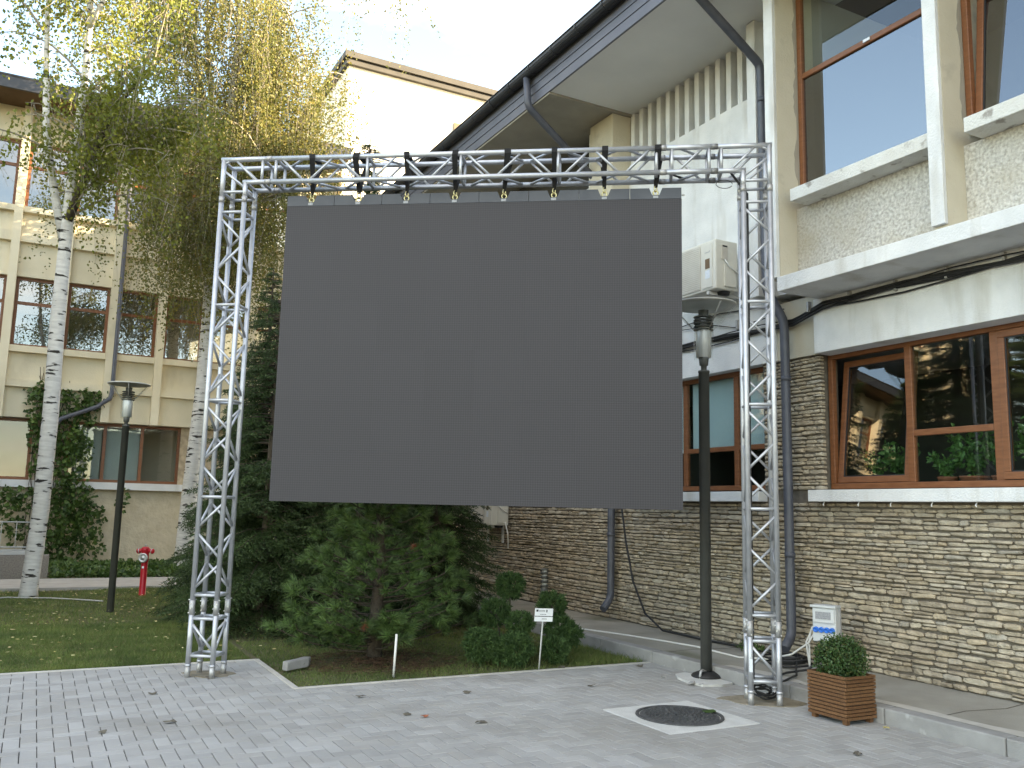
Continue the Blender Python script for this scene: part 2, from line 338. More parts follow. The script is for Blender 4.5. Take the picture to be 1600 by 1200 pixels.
MT['yrough'] = material('rough_cream_render', (0.6, 0.53, 0.4, 1), (0.52, 0.45, 0.33, 1), scale=5, rough=1, bump=1.0, bscale=14)
MT['brownwood'] = material('brown_eave_boards', (0.12, 0.075, 0.045, 1), (0.16, 0.1, 0.06, 1), scale=4, rough=0.9)
MT['hall'] = material('pale_hall_wall', (0.7, 0.67, 0.6, 1), (0.74, 0.71, 0.64, 1), scale=0.4, rough=0.95)
MT['hallroof'] = material('grey_brown_parapet', (0.06, 0.055, 0.048, 1), (0.08, 0.073, 0.063, 1), scale=2, rough=0.8)
MT['granite'] = material('speckled_granite', (0.2, 0.17, 0.145, 1), (0.3, 0.27, 0.23, 1), scale=40, rough=0.9, bump=0.2)
MT['rail'] = material('pale_rail_paint', (0.5, 0.5, 0.48, 1), rough=0.5)

def led_material():
    mt = material('led_face', (0.105, 0.105, 0.112, 1), rough=0.55, spec=0.35)
    n = mt.node_tree; b = n.nodes['Principled BSDF']; K = n.nodes.new; L = n.links.new
    co = K('ShaderNodeTexCoord'); mp = K('ShaderNodeMapping'); mp.inputs['Rotation'].default_value = (0, 0, 0.6137); L(co.outputs['Object'], mp.inputs[0])
    def wave(d, s_):
        q = K('ShaderNodeTexWave'); q.wave_type = 'BANDS'; q.bands_direction = d; q.inputs['Scale'].default_value = s_; L(mp.outputs[0], q.inputs[0]); return q.outputs[1]
    mul = K('ShaderNodeMath'); mul.operation = 'ADD'; L(wave('Z', 14.0), mul.inputs[0]); L(wave('X', 14.0), mul.inputs[1])
    r = K('ShaderNodeMapRange'); r.inputs[1].default_value = 0; r.inputs[2].default_value = 2; L(mul.outputs[0], r.inputs[0])
    mix = K('ShaderNodeMix'); mix.data_type = 'RGBA'; mix.inputs[6].default_value = (0.028, 0.026, 0.03, 1); mix.inputs[7].default_value = (0.05, 0.047, 0.053, 1)
    L(r.outputs[0], mix.inputs[0])
    oi = K('ShaderNodeObjectInfo'); vr = K('ShaderNodeMapRange'); vr.inputs[3].default_value = .975; vr.inputs[4].default_value = 1.025; L(oi.outputs['Random'], vr.inputs[0])
    ml = K('ShaderNodeVectorMath'); ml.operation = 'SCALE'; L(mix.outputs[2], ml.inputs[0]); L(vr.outputs[0], ml.inputs['Scale']); L(ml.outputs[0], b.inputs['Base Color'])
    return mt
MT['led'] = led_material()

# ------------------------------------------------------------------ the setting
def struct(o): return tag(o, kind='structure')
struct(MB().poly([(-400, -400, -0.12), (400, -400, -0.12), (400, 400, -0.12), (-400, 400, -0.12)]).build('ground', MT['soil']))
# lawn: gently uneven sheet behind the paving (two pieces joined at the paving corner)
def lawn_h(x, y): return 0.012 * math.sin(x * 1.7 + y * 0.6) + 0.01 * math.sin(y * 1.3) - 0.015
V = []; F = []
def sheet(x0, x1, y0, y1, st):
    nx = int((x1 - x0) / st) + 1; ny = int((y1 - y0) / st) + 1; k = len(V)
    for j in range(ny + 1):
        for i in range(nx + 1):
            x = x0 + (x1 - x0) * i / nx; y = y0 + (y1 - y0) * j / ny; V.append((x, y, lawn_h(x, y)))
    for j in range(ny):
        for i in range(nx): a = k + j * (nx + 1) + i; F.append((a, a + 1, a + nx + 2, a + nx + 1))
sheet(2.2, 6.05, 8.1, 25.2, 0.3); sheet(-14, 2.2, 9.7, 25.2, 0.4)
struct(np_mesh('lawn', V, F, MT['soil']))
# path crossing behind the lawn
struct(MB().box(-14, 6.0, 18.3, 20.4, -0.1, 0.03).build('path', MT['path']))

# paving: joint bed, herringbone pavers, edging strips
PX0, PX1, PY0, PY1 = -1.2, 6.05, 3.2, 9.6
paving = struct(MB().box(-8, 6.05, -10, 8.03, -0.1, -0.012).box(-8, 2.15, 8.03, 9.63, -0.1, -0.012).build('paving', MT['joint']))
U_ = 0.1; G = 0.0028
def paver_mesh(name, w_, h_):
    c = 0.003; z1, z2 = 0.0, -0.003
    v = [(G, G, -0.02), (w_ - G, G, -0.02), (w_ - G, h_ - G, -0.02), (G, h_ - G, -0.02), (G, G, z2), (w_ - G, G, z2), (w_ - G, h_ - G, z2), (G, h_ - G, z2),
         (G + c, G + c, z1), (w_ - G - c, G + c, z1), (w_ - G - c, h_ - G - c, z1), (G + c, h_ - G - c, z1)]
    f = [(0, 1, 5, 4), (1, 2, 6, 5), (2, 3, 7, 6), (3, 0, 4, 7), (4, 5, 9, 8), (5, 6, 10, 9), (6, 7, 11, 10), (7, 4, 8, 11), (8, 9, 10, 11)]
    me = bpy.data.meshes.new(name); me.from_pydata(v, [], f); me.materials.append(MT['paver']); return me, v, f
PAV = [paver_mesh('paver_across', 0.2, 0.1), paver_mesh('paver_along', 0.1, 0.2), paver_mesh('paver_half', 0.1, 0.1)]
def cell(i, j):
    if i < -13 or i > 59 or j < 30 or j > 95: return False
    if i >= 21 and j >= 80: return False
    if 42 <= i <= 50 and 54 <= j <= 62: return False                                     # drain slab
    return True
spots = []
for i in range(-15, 62):
    for j in range(28, 99):
        d = (i - j) % 4
        if d in (0, 3):
            p, q_ = (i, j), ((i + 1, j) if d == 0 else (i, j + 1)); ip, iq = cell(*p), cell(*q_)
            if ip and iq: spots.append((i * U_ + .05, j * U_, 0 if d == 0 else 1))
            elif ip or iq:
                c_ = p if ip else q_; spots.append((c_[0] * U_ + .05, c_[1] * U_, 2))
fwd = np.array([cF.x, cF.y]); rgt = np.array([cR.x, cR.y])
def seen(x, y):
    dpt = x * fwd[0] + y * fwd[1]; lat = x * rgt[0] + y * rgt[1]
    return dpt > 4.5 and abs(lat) < dpt * 0.56 and (1.6 / dpt) < 0.30
spots.sort(key=lambda s_: (0 if seen(s_[0], s_[1]) else 1, s_[0] * fwd[0] + s_[1] * fwd[1]))
rv = []; rf = []
for k, (x, y, o_) in enumerate(spots):
    dz = random.uniform(-0.0015, 0.001); me, v, f = PAV[o_]
    if k < 300:
        o = bpy.data.objects.new('paver', me); COL.objects.link(o); o.parent = paving; o.location = (x, y, dz)
        o.rotation_euler = (random.uniform(-.006, .006), random.uniform(-.006, .006), random.uniform(-.004, .004))
    else:
        b = len(rv); tx, ty = random.uniform(-.005, .005), random.uniform(-.005, .005)
        rv += [(x + p[0], y + p[1], p[2] + dz + tx * (p[0] - .07) + ty * (p[1] - .07)) for p in v]; rf += [tuple(q + b for q in g) for g in f]
tag(np_mesh('paver_field', rv, rf, MT['paver'], paving), kind='stuff')
MB().box(-8, 2.21, 9.6, 9.655, -0.11, 0.006).build('edging_strip', MT['edging'], paving, bevel=0.006)
MB().box(2.15, 2.205, 8.056, 9.598, -0.11, 0.006).build('edging_strip', MT['edging'], paving, bevel=0.006)
MB().box(2.15, 6.048, 8.0, 8.054, -0.11, 0.006).build('edging_strip', MT['edging'], paving, bevel=0.006)

# raised walkway along the stone wall with kerb stones
walkway = struct(MB().box(6.2, 7.36, -12, 21, -0.1, 0.118).build('pavement', MT['walkway']))
y = -2.0
while y < 16:
    y2 = y + 1.0
    MB().box(6.05, 6.197, y + 0.004, y2 - 0.004, -0.1, 0.124 + random.uniform(-.003, .003)).build('kerb_stone', MT['kerb'], walkway, bevel=0.012)
    y = y2
mbz = [(6.2, y_, .1205) for y_ in np.arange(2, 7.01, .25)] + [(6.3 + .09 * math.sin(y_ * 3.1) * math.sin(y_ * 1.3) + .05 * (5.8 - y_) * .6, y_, .1205) for y_ in np.arange(7, 1.99, -.25)]
MB().prism(mbz, (0, 0, .0015)).build('mortar_smear', MT['edging'], walkway)
# expansion cracks: thin dark seams raised a hair as separate filler strips
for yy in (4.62, 7.9, 10.9):
    MB().prism([(6.21, yy, 0.1195), (6.6, yy + .05, 0.1195), (7.0, yy - .02, 0.1195), (7.3, yy + .03, 0.1195), (7.3, yy + .042, 0.1195), (7.0, yy - .008, 0.1195), (6.6, yy + .062, 0.1195), (6.21, yy + .012, 0.1195)], (0, 0, 0.001)).build('crack_filler', MT['mortar'], walkway)

# ------------------------------------------------------------------ stone-faced building on the right
def stone(mb, x, y0, y1, z0, z1, depth):
    """irregular split stone on the wall plane x, facing -x"""
    cy, cz = (y0 + y1) / 2, (z0 + z1) / 2; hy, hz = (y1 - y0) / 2, (z1 - z0) / 2
    base = [(-1, -.7), (-.55, -1), (.2, -1), (.75, -.95), (1, -.45), (1, .6), (.6, 1), (-.1, .95), (-.7, 1), (-1, .5)]
    sk = random.uniform(-.16, .16); tp_ = random.uniform(-.18, .18)
    r = [(a * (1 + random.uniform(-.06, .03)) + b * random.uniform(-.05, .05), b * (.94 + tp_ * a * .6 + random.uniform(-.2, .05)) + sk * a) for a, b in base]
    n = len(r); tilt = random.uniform(-.35, .35); tilt2 = random.uniform(-.3, .3)
    def ring(k, d, jit):
        return [(x - d * (1 + tilt * a * .5 + tilt2 * b * .5) + random.uniform(-jit, jit), cy + a * hy * k, cz + b * hz * (k if k > .95 else k * .95)) for a, b in r]
    k1 = max(.7, 1 - .014 / hy)
    vs = ring(1, -0.03, 0) + ring(1, depth * .6, .003) + ring(k1 * .93, depth, .004) + [(x - depth * random.uniform(.95, 1.3), cy + random.uniform(-.3, .3) * hy, cz + random.uniform(-.2, .2) * hz)]
    fs = []
    for q in range(2):
        for i in range(n):
            j = (i + 1) % n; fs.append((q * n + i, q * n + j, (q + 1) * n + j, (q + 1) * n + i))
    for i in range(n): fs.append((2 * n + i, 2 * n + (i + 1) % n, 3 * n))
    mb._add(vs, [tuple(reversed(f)) for f in fs])

def stone_courses(y0, y1, z0, z1):
    """list of stones (y0,y1,z0,z1) in uneven courses"""
    res = []; z = z0
    while z < z1 - 0.015:
        h = random.choice([.034, .04, .045, .05, .056, .064]); h = min(h, z1 - z)
        if z1 - z - h < 0.03: h = z1 - z
        y = y0 - random.uniform(0, .15); wob = random.uniform(0, 6)
        while y < y1:
            l = random.uniform(.08, .28) * (0.8 + h * 4); ya, yb = max(y, y0), min(y + l, y1)
            if yb - ya > .03:
                dz = .006 * math.sin(y * 2.1 + wob)
                if h > .05 and random.random() < .15:
                    s_ = h * random.uniform(.4, .6); res.append((ya + .004, yb - .004, z + dz + .002, z + s_ + dz - .002)); res.append((ya + .004, yb - .004, z + s_ + dz + .002, z + h + dz - .003))
                else: res.append((ya + .004, yb - .004, z + dz + .002, z + h + dz - .003 + random.uniform(-.004, .003)))
            y += l
        z += h
    return res

WX = 7.34
office = thing('stone_faced_building', (WX, 4, 0), 'two-storey building with split-stone ground floor, white upper walls and deep grey eaves', 'building')
wall = MB().box(WX, WX + .25, -12, 21, 0, 1.80).box(WX, WX + .25, 6.72, 7.58, 1.80, 3.36).box(WX, WX + .25, 10.0, 10.9, 1.8, 3.36).box(WX, WX + .25, 13.2, 21, 1.8, 3.36).build('stone_wall', MT['mortar'], office)
st = stone_courses(3.3, 16.2, .125, 1.752)
pier = stone_courses(6.70, 7.56, 1.885, 3.335)
allst = st + pier
def st_key(s_):
    d = max(1, s_[0] * cF.y + 7.3 * cF.x); return -((s_[1] - s_[0]) * (s_[3] - s_[2])) / d ** 3 if s_[1] > 4.35 else 0
allst.sort(key=st_key)
rest = MB()
for k, s_ in enumerate(allst):
    dep = random.uniform(.012, .045)
    if k < 300:
        mb = MB(); stone(mb, WX, *s_, dep); mb.build('stone', MT['stone'], wall)
    else: stone(rest, WX, *s_, dep)
tag(rest.build('stone_field', MT['stone'], wall), kind='stuff')

# white wall above the ground floor (set-back bay with louvres) and lintel band
MB().box(7.27, 7.52, 7.30, 21, 3.345, 6.66).build('upper_wall', MT['white'], office)
MB().box(7.295, 7.52, -12, 7.298, 3.345, 4.0).build('band_wall', MT['cream'], office)
MB().box(7.19, 7.52, -12, 6.67, 3.33, 3.92).build('lintel_beam', MT['white'], office, bevel=.006)
# overhanging storey: floor ledge, fins, spandrels, sills
MB().box(6.6, 7.6, -12, 6.60, 3.91, 4.065).build('floor_ledge', MT['white'], office, bevel=.008)
fin_y = [6.59, 4.65, 2.71, 0.77]
for k, fy in enumerate(fin_y):
    MB().box(6.6, 6.645, fy + .004, fy + .136, 4.066 if k == 0 else 4.10, 7.42).build('fin_face', MT['white'], office, bevel=.005)
    MB().box(6.646, 7.2, fy, fy + .14, 4.066, 7.42).build('fin', MT['cream'], office)
for k in range(3):
    ya, yb = fin_y[k + 1] + .14, fin_y[k]
    MB().box(6.9, 7.15, ya + .001, yb - .001, 4.066, 4.85).build('spandrel', MT['rough'], office)
    MB().box(6.66, 7.1, ya - .02 if k else ya + .002, yb - .15 + (.13 if k == 0 else .1) - .12, 4.852, 4.985).build('window_sill', MT['pale'], office, bevel=.006)
# broken grey plaster along the window jambs
for k, fy in enumerate(fin_y[:3]):
    zs_ = np.arange(4.99, 7.41, .06)
    rag = [(6.949, fy - .0005, z_) for z_ in (4.99, 7.4)][::-1]
    pts = [(6.905 + .016 * math.sin(z_ * 9 + k) + random.uniform(-.014, .014), fy - .0005, float(z_)) for z_ in zs_]
    MB().prism([(6.949, fy - .0005, 4.99)] + pts + [(6.949, fy - .0005, 7.39)], (0, -.0025, 0)).build('plaster_patch', MT['bare'], office)
# eaves: soffit (painted near part, bare concrete far part), fascia bands, gutter, roof
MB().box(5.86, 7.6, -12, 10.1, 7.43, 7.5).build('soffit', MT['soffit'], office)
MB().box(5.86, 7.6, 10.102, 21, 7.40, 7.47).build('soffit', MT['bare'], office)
MB().box(5.842, 5.872, -12, 21, 7.425, 7.56).build('fascia_board', MT['metal_dark'], office)
MB().box(5.832, 5.862, -12, 21, 7.564, 7.68).build('fascia_board', MT['metal_dark'], office)
MB().box(5.822, 5.852, -12, 21, 7.684, 7.80).build('fascia_board', MT['metal_dark'], office)
gut = MB()
prof = [(5.74 + .085 * math.cos(a), 7.885 + .1 * math.sin(a)) for a in np.linspace(PI, 2 * PI, 9)]
prof += [(5.74 + .078 * math.cos(a), 7.885 + .093 * math.sin(a)) for a in np.linspace(2 * PI, PI, 9)]
gut.prism([(px, -12, pz) for px, pz in prof], (0, 33, 0)); gut.path([(5.652, -12, 7.888), (5.652, 21, 7.888)], .011, 6)
gutter = gut.build('gutter', MT['gutter'], office)
for yy in np.arange(5.4, 20, .62):
    MB().prism([(5.74 + .094 * math.cos(a), yy, 7.885 + .109 * math.sin(a)) for a in np.linspace(PI, 2 * PI, 9)] + [(5.74 + .082 * math.cos(a), yy, 7.885 + .09 * math.sin(a)) for a in np.linspace(2 * PI, PI, 9)], (0, .03, 0)).build('gutter_bracket', MT['gutter'], gutter)
rf_ = MB(); rf_.prism([(5.76, -12, 7.86), (12.6, -12, 12.9), (19.6, -12, 7.86), (19.6, -12, 7.7), (12.6, -12, 12.7), (5.84, -12, 7.78)], (0, 33, 0)); rf_.build('roof', MT['roof'], office)
MB().box(7.6, 19, 20.8, 21, 0, 7.7).box(19, 19.2, -12, 21, 0, 7.7).box(7.6, 19, -12, -11.8, 0, 7.7).build('rear_wall', MT['white'], office)
# louvre opening under the eaves
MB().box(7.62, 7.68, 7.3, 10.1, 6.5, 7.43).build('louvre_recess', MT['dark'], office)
for k in range(13):
    yy = 7.58 + k * .205
    MB().box(7.275, 7.5, yy, yy + .085, 6.661, 7.428).build('louvre_fin', MT['white'], office)
MB().box(6.96, 7.45, 10.15, 10.75, 4.4, 7.399).build('pillar', MT['cream'], office, bevel=.01)
MB().box(7.1, 7.269, 10.85, 10.98, 4.4, 7.399).build('pilaster', MT['white'], office)
MB().box(7.02, 7.269, 7.3, 7.44, 4.07, 7.428).build('pilaster', MT['white'], office, bevel=.005)
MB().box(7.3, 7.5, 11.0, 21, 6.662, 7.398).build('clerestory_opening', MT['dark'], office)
MB().box(7.2, 7.6, 6.74, 7.29, 4.07, 7.42).build('recess_wall', MT['white'], office)
# floor and rooms behind the glass
MB().box(7.62, 11, -12, 21, 3.4, 3.5).build('ceiling', MT['room'], office)
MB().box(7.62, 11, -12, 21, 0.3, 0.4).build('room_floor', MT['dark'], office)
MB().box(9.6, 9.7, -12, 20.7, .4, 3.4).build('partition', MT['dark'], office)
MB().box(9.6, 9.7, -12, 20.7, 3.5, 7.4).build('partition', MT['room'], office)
MB().box(7.2, 9.6, 6.60, 6.72, 4.1, 7.42).build('partition', MT['room'], office)

def window(parent, name, x, y0, y1, z0, z1, bars_y=(), bars_z=(), fw=.06, th=.06, glass='glass', sash=None):
    """frame in the plane x (facing -x); bars_y: mullion centres; bars_z: (z, ya, yb) transoms"""
    wmb = MB()
    wmb.box(x, x + th, y0, y1, z0, z0 + fw).box(x, x + th, y0, y1, z1 - fw, z1).box(x, x + th, y0, y0 + fw, z0 + fw, z1 - fw).box(x, x + th, y1 - fw, y1, z0 + fw, z1 - fw)
    w_ = wmb.build(name, MT['brown'], parent, bevel=.006)
    for b in bars_y: MB().box(x + .002, x + th - .002, b - .038, b + .038, z0 + fw, z1 - fw).build('mullion', MT['brown'], w_, bevel=.006)
    for z, ya, yb in bars_z: MB().box(x + .004, x + th - .004, ya, yb, z - .03, z + .03).build('transom', MT['brown'], w_, bevel=.006)
    return w_
def pane(w_, x, y0, y1, z0, z1, g='glass'):
    MB().box(x, x + .012, y0, y1, z0, z1).build('pane', MT[g], w_)
def sash(w_, x, y0, y1, z0, z1, tilt=0.0, fw=.065, g='glass'):
    """opening leaf, tilted inwards about its bottom edge"""
    c, s_ = math.cos(tilt), math.sin(tilt)
    def P(dx, yy, dz): return (x + dx * c + dz * s_, yy, z0 + dz * c - dx * s_)
    def slab(ya, yb, za, zb, t0, t1):
        v = [P(t0, ya, za), P(t1, ya, za), P(t1, yb, za), P(t0, yb, za), P(t0, ya, zb), P(t1, ya, zb), P(t1, yb, zb), P(t0, yb, zb)]
        return v, [(0, 3, 2, 1), (4, 5, 6, 7), (0, 1, 5, 4), (1, 2, 6, 5), (2, 3, 7, 6), (3, 0, 4, 7)]
    H = z1 - z0; mb = MB()
    for a in ((y0, y1, 0, fw), (y0, y1, H - fw, H), (y0, y0 + fw, fw, H - fw), (y1 - fw, y1, fw, H - fw)): mb._add(*slab(*a, 0, .06))
    sh = mb.build('sash', MT['brown'], w_, bevel=.006)
    mb = MB(); mb._add(*slab(y0 + fw, y1 - fw, fw, H - fw, .02, .032)); mb.build('pane', MT[g], w_)
    mb = MB()
    for a in ((y0 + fw, y1 - fw, fw, fw + .012), (y0 + fw, y1 - fw, H - fw - .012, H - fw), (y0 + fw, y0 + fw + .012, fw + .012, H - fw - .012), (y1 - fw - .012, y1 - fw, fw + .012, H - fw - .012)): mb._add(*slab(*a, .012, .019))
    mb.build('seal', MT['seal'], w_)

# ground-floor window beside the lamp-post side of the tower
wA = window(office, 'window', 7.42, 2.2, 6.70, 1.90, 3.345, bars_y=(5.71, 4.82, 3.6), bars_z=((2.43, 4.86, 5.672),))
sash(wA, 7.44, 5.75, 6.63, 1.965, 3.28, tilt=.115)
pane(wA, 7.45, 4.86, 5.67, 1.96, 2.40); pane(wA, 7.45, 4.86, 5.67, 2.46, 3.28)
sash(wA, 7.41, 3.64, 4.78, 1.965, 3.28)
pane(wA, 7.45, 2.26, 3.56, 1.96, 3.28)
MB().box(7.16, 7.42, 2.0, 6.78, 1.765, 1.885).build('window_sill', MT['white'], office, bevel=.006)
sl = MB().box(7.5, 7.95, 2.2, 6.7, 1.80, 1.88).build('inner_sill', MT['room'], office)
MB().box(7.62, 7.66, -12, 21, .4, 1.9).build('parapet_lining', MT['dark'], office)
for k in range(9):
    yy = 6.6 - k * .42 + random.uniform(-.04, .04)
    MB().path([(7.2, yy, 1.762), (7.18, yy, 1.735), (7.175, yy - .01, 1.72)], .006, 6).build('drip_hook', MT['whitecable'], office)
wB = window(office, 'window', 7.42, 7.58, 9.95, 1.90, 3.345, bars_y=(8.14, 9.1), bars_z=((2.41, 8.178, 9.062), (2.41, 7.64, 8.102)))
for ya, yb in ((7.64, 8.1), (8.18, 9.06), (9.14, 9.89)):
    pane(wB, 7.45, ya, yb, 1.96, 2.38); pane(wB, 7.45, ya, yb, 2.44, 3.285)
    MB().box(7.5, 7.51, ya + .03, yb - .03, 2.40, 3.3).build('roller_blind', MT['blind'], wB)
MB().box(7.2, 7.42, 7.55, 10.0, 1.765, 1.88).build('window_sill', MT['white'], office, bevel=.006)
wC = window(office, 'window', 7.42, 10.9, 13.2, 1.9, 3.345, bars_y=(11.7, 12.4))
for ya, yb in ((10.96, 11.66), (11.74, 12.36), (12.44, 13.14)): pane(wC, 7.45, ya, yb, 1.96, 3.285)
# upper windows between the fins
for k in range(3):
    ya, yb = fin_y[k + 1] + .14, fin_y[k]
    wU = window(office, 'window', 6.95, ya + .005, yb - .005, 4.99, 7.41, bars_z=((6.35, ya + .065, yb - .065),))
    pane(wU, 6.98, ya + .06, yb - .06, 6.38, 7.35)
    if k == 0: pane(wU, 6.98, ya + .06, yb - .06, 5.05, 6.32, 'film')
    else: sash(wU, 6.97, ya + .07, yb - .07, 5.06, 6.31, tilt=.1, g='film')
    if k == 0: MB().box(6.938, 6.9495, 5.62, 5.70, 6.337, 6.366).build('frame_sticker', MT['paper'], wU)

# downpipes
def downpipe(pts, r=.05, rings=()):
    P = [Vector(p) for p in pts]; q = [P[0]]
    for i in range(1, len(P) - 1):
        a, b = (P[i - 1] - P[i]), (P[i + 1] - P[i]); l = min(.09, a.length * .45, b.length * .45)
        p0, p2 = P[i] + a.normalized() * l, P[i] + b.normalized() * l
        for t in (0, .33, .67, 1): q.append(p0 * (1 - t) ** 2 + P[i] * 2 * t * (1 - t) + p2 * t * t)
    q.append(P[-1])
    o = MB().path(q, r, 12).build('downpipe', MT['pipe'], office)
    for c, d in rings: MB().tube(Vector(c) - Vector(d) * .025, Vector(c) + Vector(d) * .025, r + .006, n=12).build('pipe_collar', MT['pipe'], o)
    return o
downpipe([(5.74, 7.25, 7.80), (5.76, 7.25, 7.66), (7.06, 7.25, 6.84), (7.06, 7.22, 4.12), (7.14, 7.04, 3.74), (7.14, 7.03, .36), (6.98, 6.98, .24)], .052,
         [((7.06, 7.23, 6.4), (0, 0, 1)), ((7.14, 7.03, 3.1), (0, 0, 1)), ((7.14, 7.03, 1.2), (0, 0, 1))])
downpipe([(5.74, 10.56, 7.80), (5.76, 10.54, 7.36), (7.0, 10.72, 6.62), (7.16, 10.6, 6.3), (7.2, 10.46, 3.2), (7.2, 10.46, .42), (7.03, 10.4, .28)], .052,
         [((7.2, 10.46, 1.3), (0, 0, 1))])

# cables clipped along the wall under the overhang
cab = thing('cable_bundle', (7.25, 6, 3.9), 'black cables clipped along the white wall under the overhanging storey', 'cable')
for k in range(6):
    pts = []; off = random.uniform(-.05, .05)
    for yy in np.arange(-2, 13.1, .5):
        sag = .03 * math.sin(yy * 2.2 + k * 1.7) + off
        z = 3.80 + sag * .9 + (.05 if yy < 6.8 else -.03) - .012 * k
        pts.append((7.165 - .008 * (k % 3) if yy < 6.9 else 7.24 - .008 * (k % 3), yy, min(z, 3.895)))
    MB().path(pts, random.choice([.007, .009, .014]), 6).build('cable', MT['black'], cab)
MB().path([(7.24, 13, 4.12), (7.24, 11, 4.05), (7.24, 9, 4.02), (7.24, 8.2, 4.06), (7.24, 7.5, 4.0), (7.2, 7.1, 3.9)], .007, 6).build('cable', MT['black'], cab)
MB().path([(7.23, 9, 3.98), (7.23, 8.3, 3.93), (7.23, 7.9, 3.83), (7.23, 7.4, 3.86)], .006, 6).build('cable', MT['black'], cab)
for yy in np.arange(3.4, 9.5, .55):
    MB().box(7.15, 7.2, yy, yy + .025, 3.79, 3.9).build('cable_clip', MT['alu_dull'], cab)
hang = MB().path([(7.24, 10.3, 3.6), (7.25, 10.3, 2.4), (7.25, 10.28, 1.7), (7.2, 10.1, 1.2), (7.14, 9.85, .7), (7.08, 9.5, .32), (7.05, 9.1, .16), (7.1, 8.4, .14), (7.16, 7.8, .14), (7.2, 7.2, .14)], .014, 6).build('wall_cable', MT['black'])
tag(hang, 'dark cable hanging down the stone wall and trailing along its foot', 'cable')

# ------------------------------------------------------------------ cream building on the left
YL = 25.0
left = thing('cream_building', (2, YL, 0), 'three-storey cream building with brown windows and thin pilasters behind the birches', 'building')
pil = [-1.0 + 1.19 * k for k in range(-19, 8)]
MB().box(-24, 7.2, YL + .25, YL + .5, -.1, 1.9).build('base_wall', MT['yrough'], left)
for xa, xb in ((-.2, .6), (3.32, 7.2), (-24, -4.4)): MB().box(xa, xb, YL + .25, YL + .5, 2.08, 3.62).build('pier', MT['stone'], left)
MB().box(-24, 7.2, YL + .06, YL + .5, 1.9, 2.08).build('window_sill', MT['white'], left)
for z0, z1 in ((3.62, 5.24), (7.18, 8.82), (10.75, 11.6)):
    MB().box(-24, 7.2, YL + .04, YL + .4, z0, z1).build('spandrel', MT['yellow'], left)
for z0, z1 in ((4.37, 4.55), (8.05, 8.3)):
    for k in range(len(pil) - 1): MB().box(pil[k] + .1, pil[k + 1] - .1, YL - .1, YL + .039, z0, z1).build('ledge', MT['yellow'], left)
for z0, z1 in ((5.241, 5.4), (8.821, 8.97)):
    for k in range(len(pil) - 1): MB().box(pil[k] + .1, pil[k + 1] - .1, YL - .12, YL + .3, z0, z1).build('window_sill', MT['yellow'], left)
for px in pil: MB().box(px - .098, px + .098, YL - .2, YL + .35, 3.6, 11.58).build('pilaster', MT['yellow'], left)
MB().box(-24, 7.2, YL + 2.2, YL + 2.3, 0, 11.5).build('inner_wall', MT['room'], left)
for z in (3.9, 7.6): MB().box(-24, 7.2, YL + .41, YL + 2.2, z, z + .2).build('floor_slab', MT['room'], left)
def window_y(parent, y, x0, x1, z0, z1, bars_x=(), bars_z=(), fw=.075, g='glass_old'):
    mb = MB().box(x0, x1, y, y + .06, z0, z0 + fw).box(x0, x1, y, y + .06, z1 - fw, z1).box(x0, x0 + fw, y, y + .06, z0 + fw, z1 - fw).box(x1 - fw, x1, y, y + .06, z0 + fw, z1 - fw)
    w_ = mb.build('window', MT['brown'], parent)
    xs = [x0 + fw] + [q for b in bars_x for q in (b - .04, b + .04)] + [x1 - fw]
    for b in bars_x: MB().box(b - .04, b + .04, y + .002, y + .058, z0 + fw, z1 - fw).build('mullion', MT['brown'], w_)
    zs = [z0 + fw] + [q for b in bars_z for q in (b - .04, b + .04)] + [z1 - fw]
    for i in range(0, len(xs), 2):
        for b in bars_z: MB().box(xs[i], xs[i + 1], y + .003, y + .057, b - .04, b + .04).build('transom', MT['brown'], w_)
        for j in range(0, len(zs), 2): MB().box(xs[i] + .002, xs[i + 1] - .002, y + .025 + random.uniform(0, .006), y + .037, zs[j] + .002, zs[j + 1] - .002).build('pane', MT[g], w_)
    return w_
for z0, z1, zt in ((5.4, 7.18, 6.52), (8.97, 10.75, 10.1)):
    for k in range(len(pil) - 1): window_y(left, YL + .16, pil[k] + .1, pil[k + 1] - .1, z0, z1, bars_z=(zt,))
window_y(left, YL + .3, .6, 3.32, 2.08, 3.61, bars_x=(1.46, 2.36), bars_z=(), g='glass')
window_y(left, YL + .3, -4.4, -.2, 2.08, 3.61, bars_x=(-3, -1.6), g='glass')
for ya, yb in ((.8, 1.4), (1.5, 2.32)): MB().box(ya, yb, YL + .5, YL + .51, 2.15, 3.5).build('roller_blind', MT['curtain'], left)
MB().box(-24.5, 7.2, 23.85, YL + .5, 11.6, 11.68).build('soffit', MT['brownwood'], left)
MB().box(-24.5, 7.2, 23.78, 23.849, 11.55, 11.9).build('fascia_board', MT['gutter'], left)
MB().prism([(-24.5, 23.76, 11.86), (-24.5, 31, 14.2), (-24.5, 38, 11.8), (-24.5, 38, 11.69), (-24.5, 23.86, 11.69)], (31.7, 0, 0)).build('roof', MT['roof'], left)
MB().box(-24, 7.2, 37, 37.2, 0, 11.6).box(-24, -23.8, 25.5, 37, 0, 11.6).build('rear_wall', MT['yellow'], left)
dp = MB().path([(1.5, YL - .27, 11.5), (1.5, YL - .27, 4.35), (1.46, YL - .28, 4.2), (1.3, YL - .3, 4.08), (1.2, YL - .3, 3.98), (.4, YL - .3, 3.62), (.25, YL - .28, 3.4)], .055, 8).build('downpipe', MT['pipe'], left)

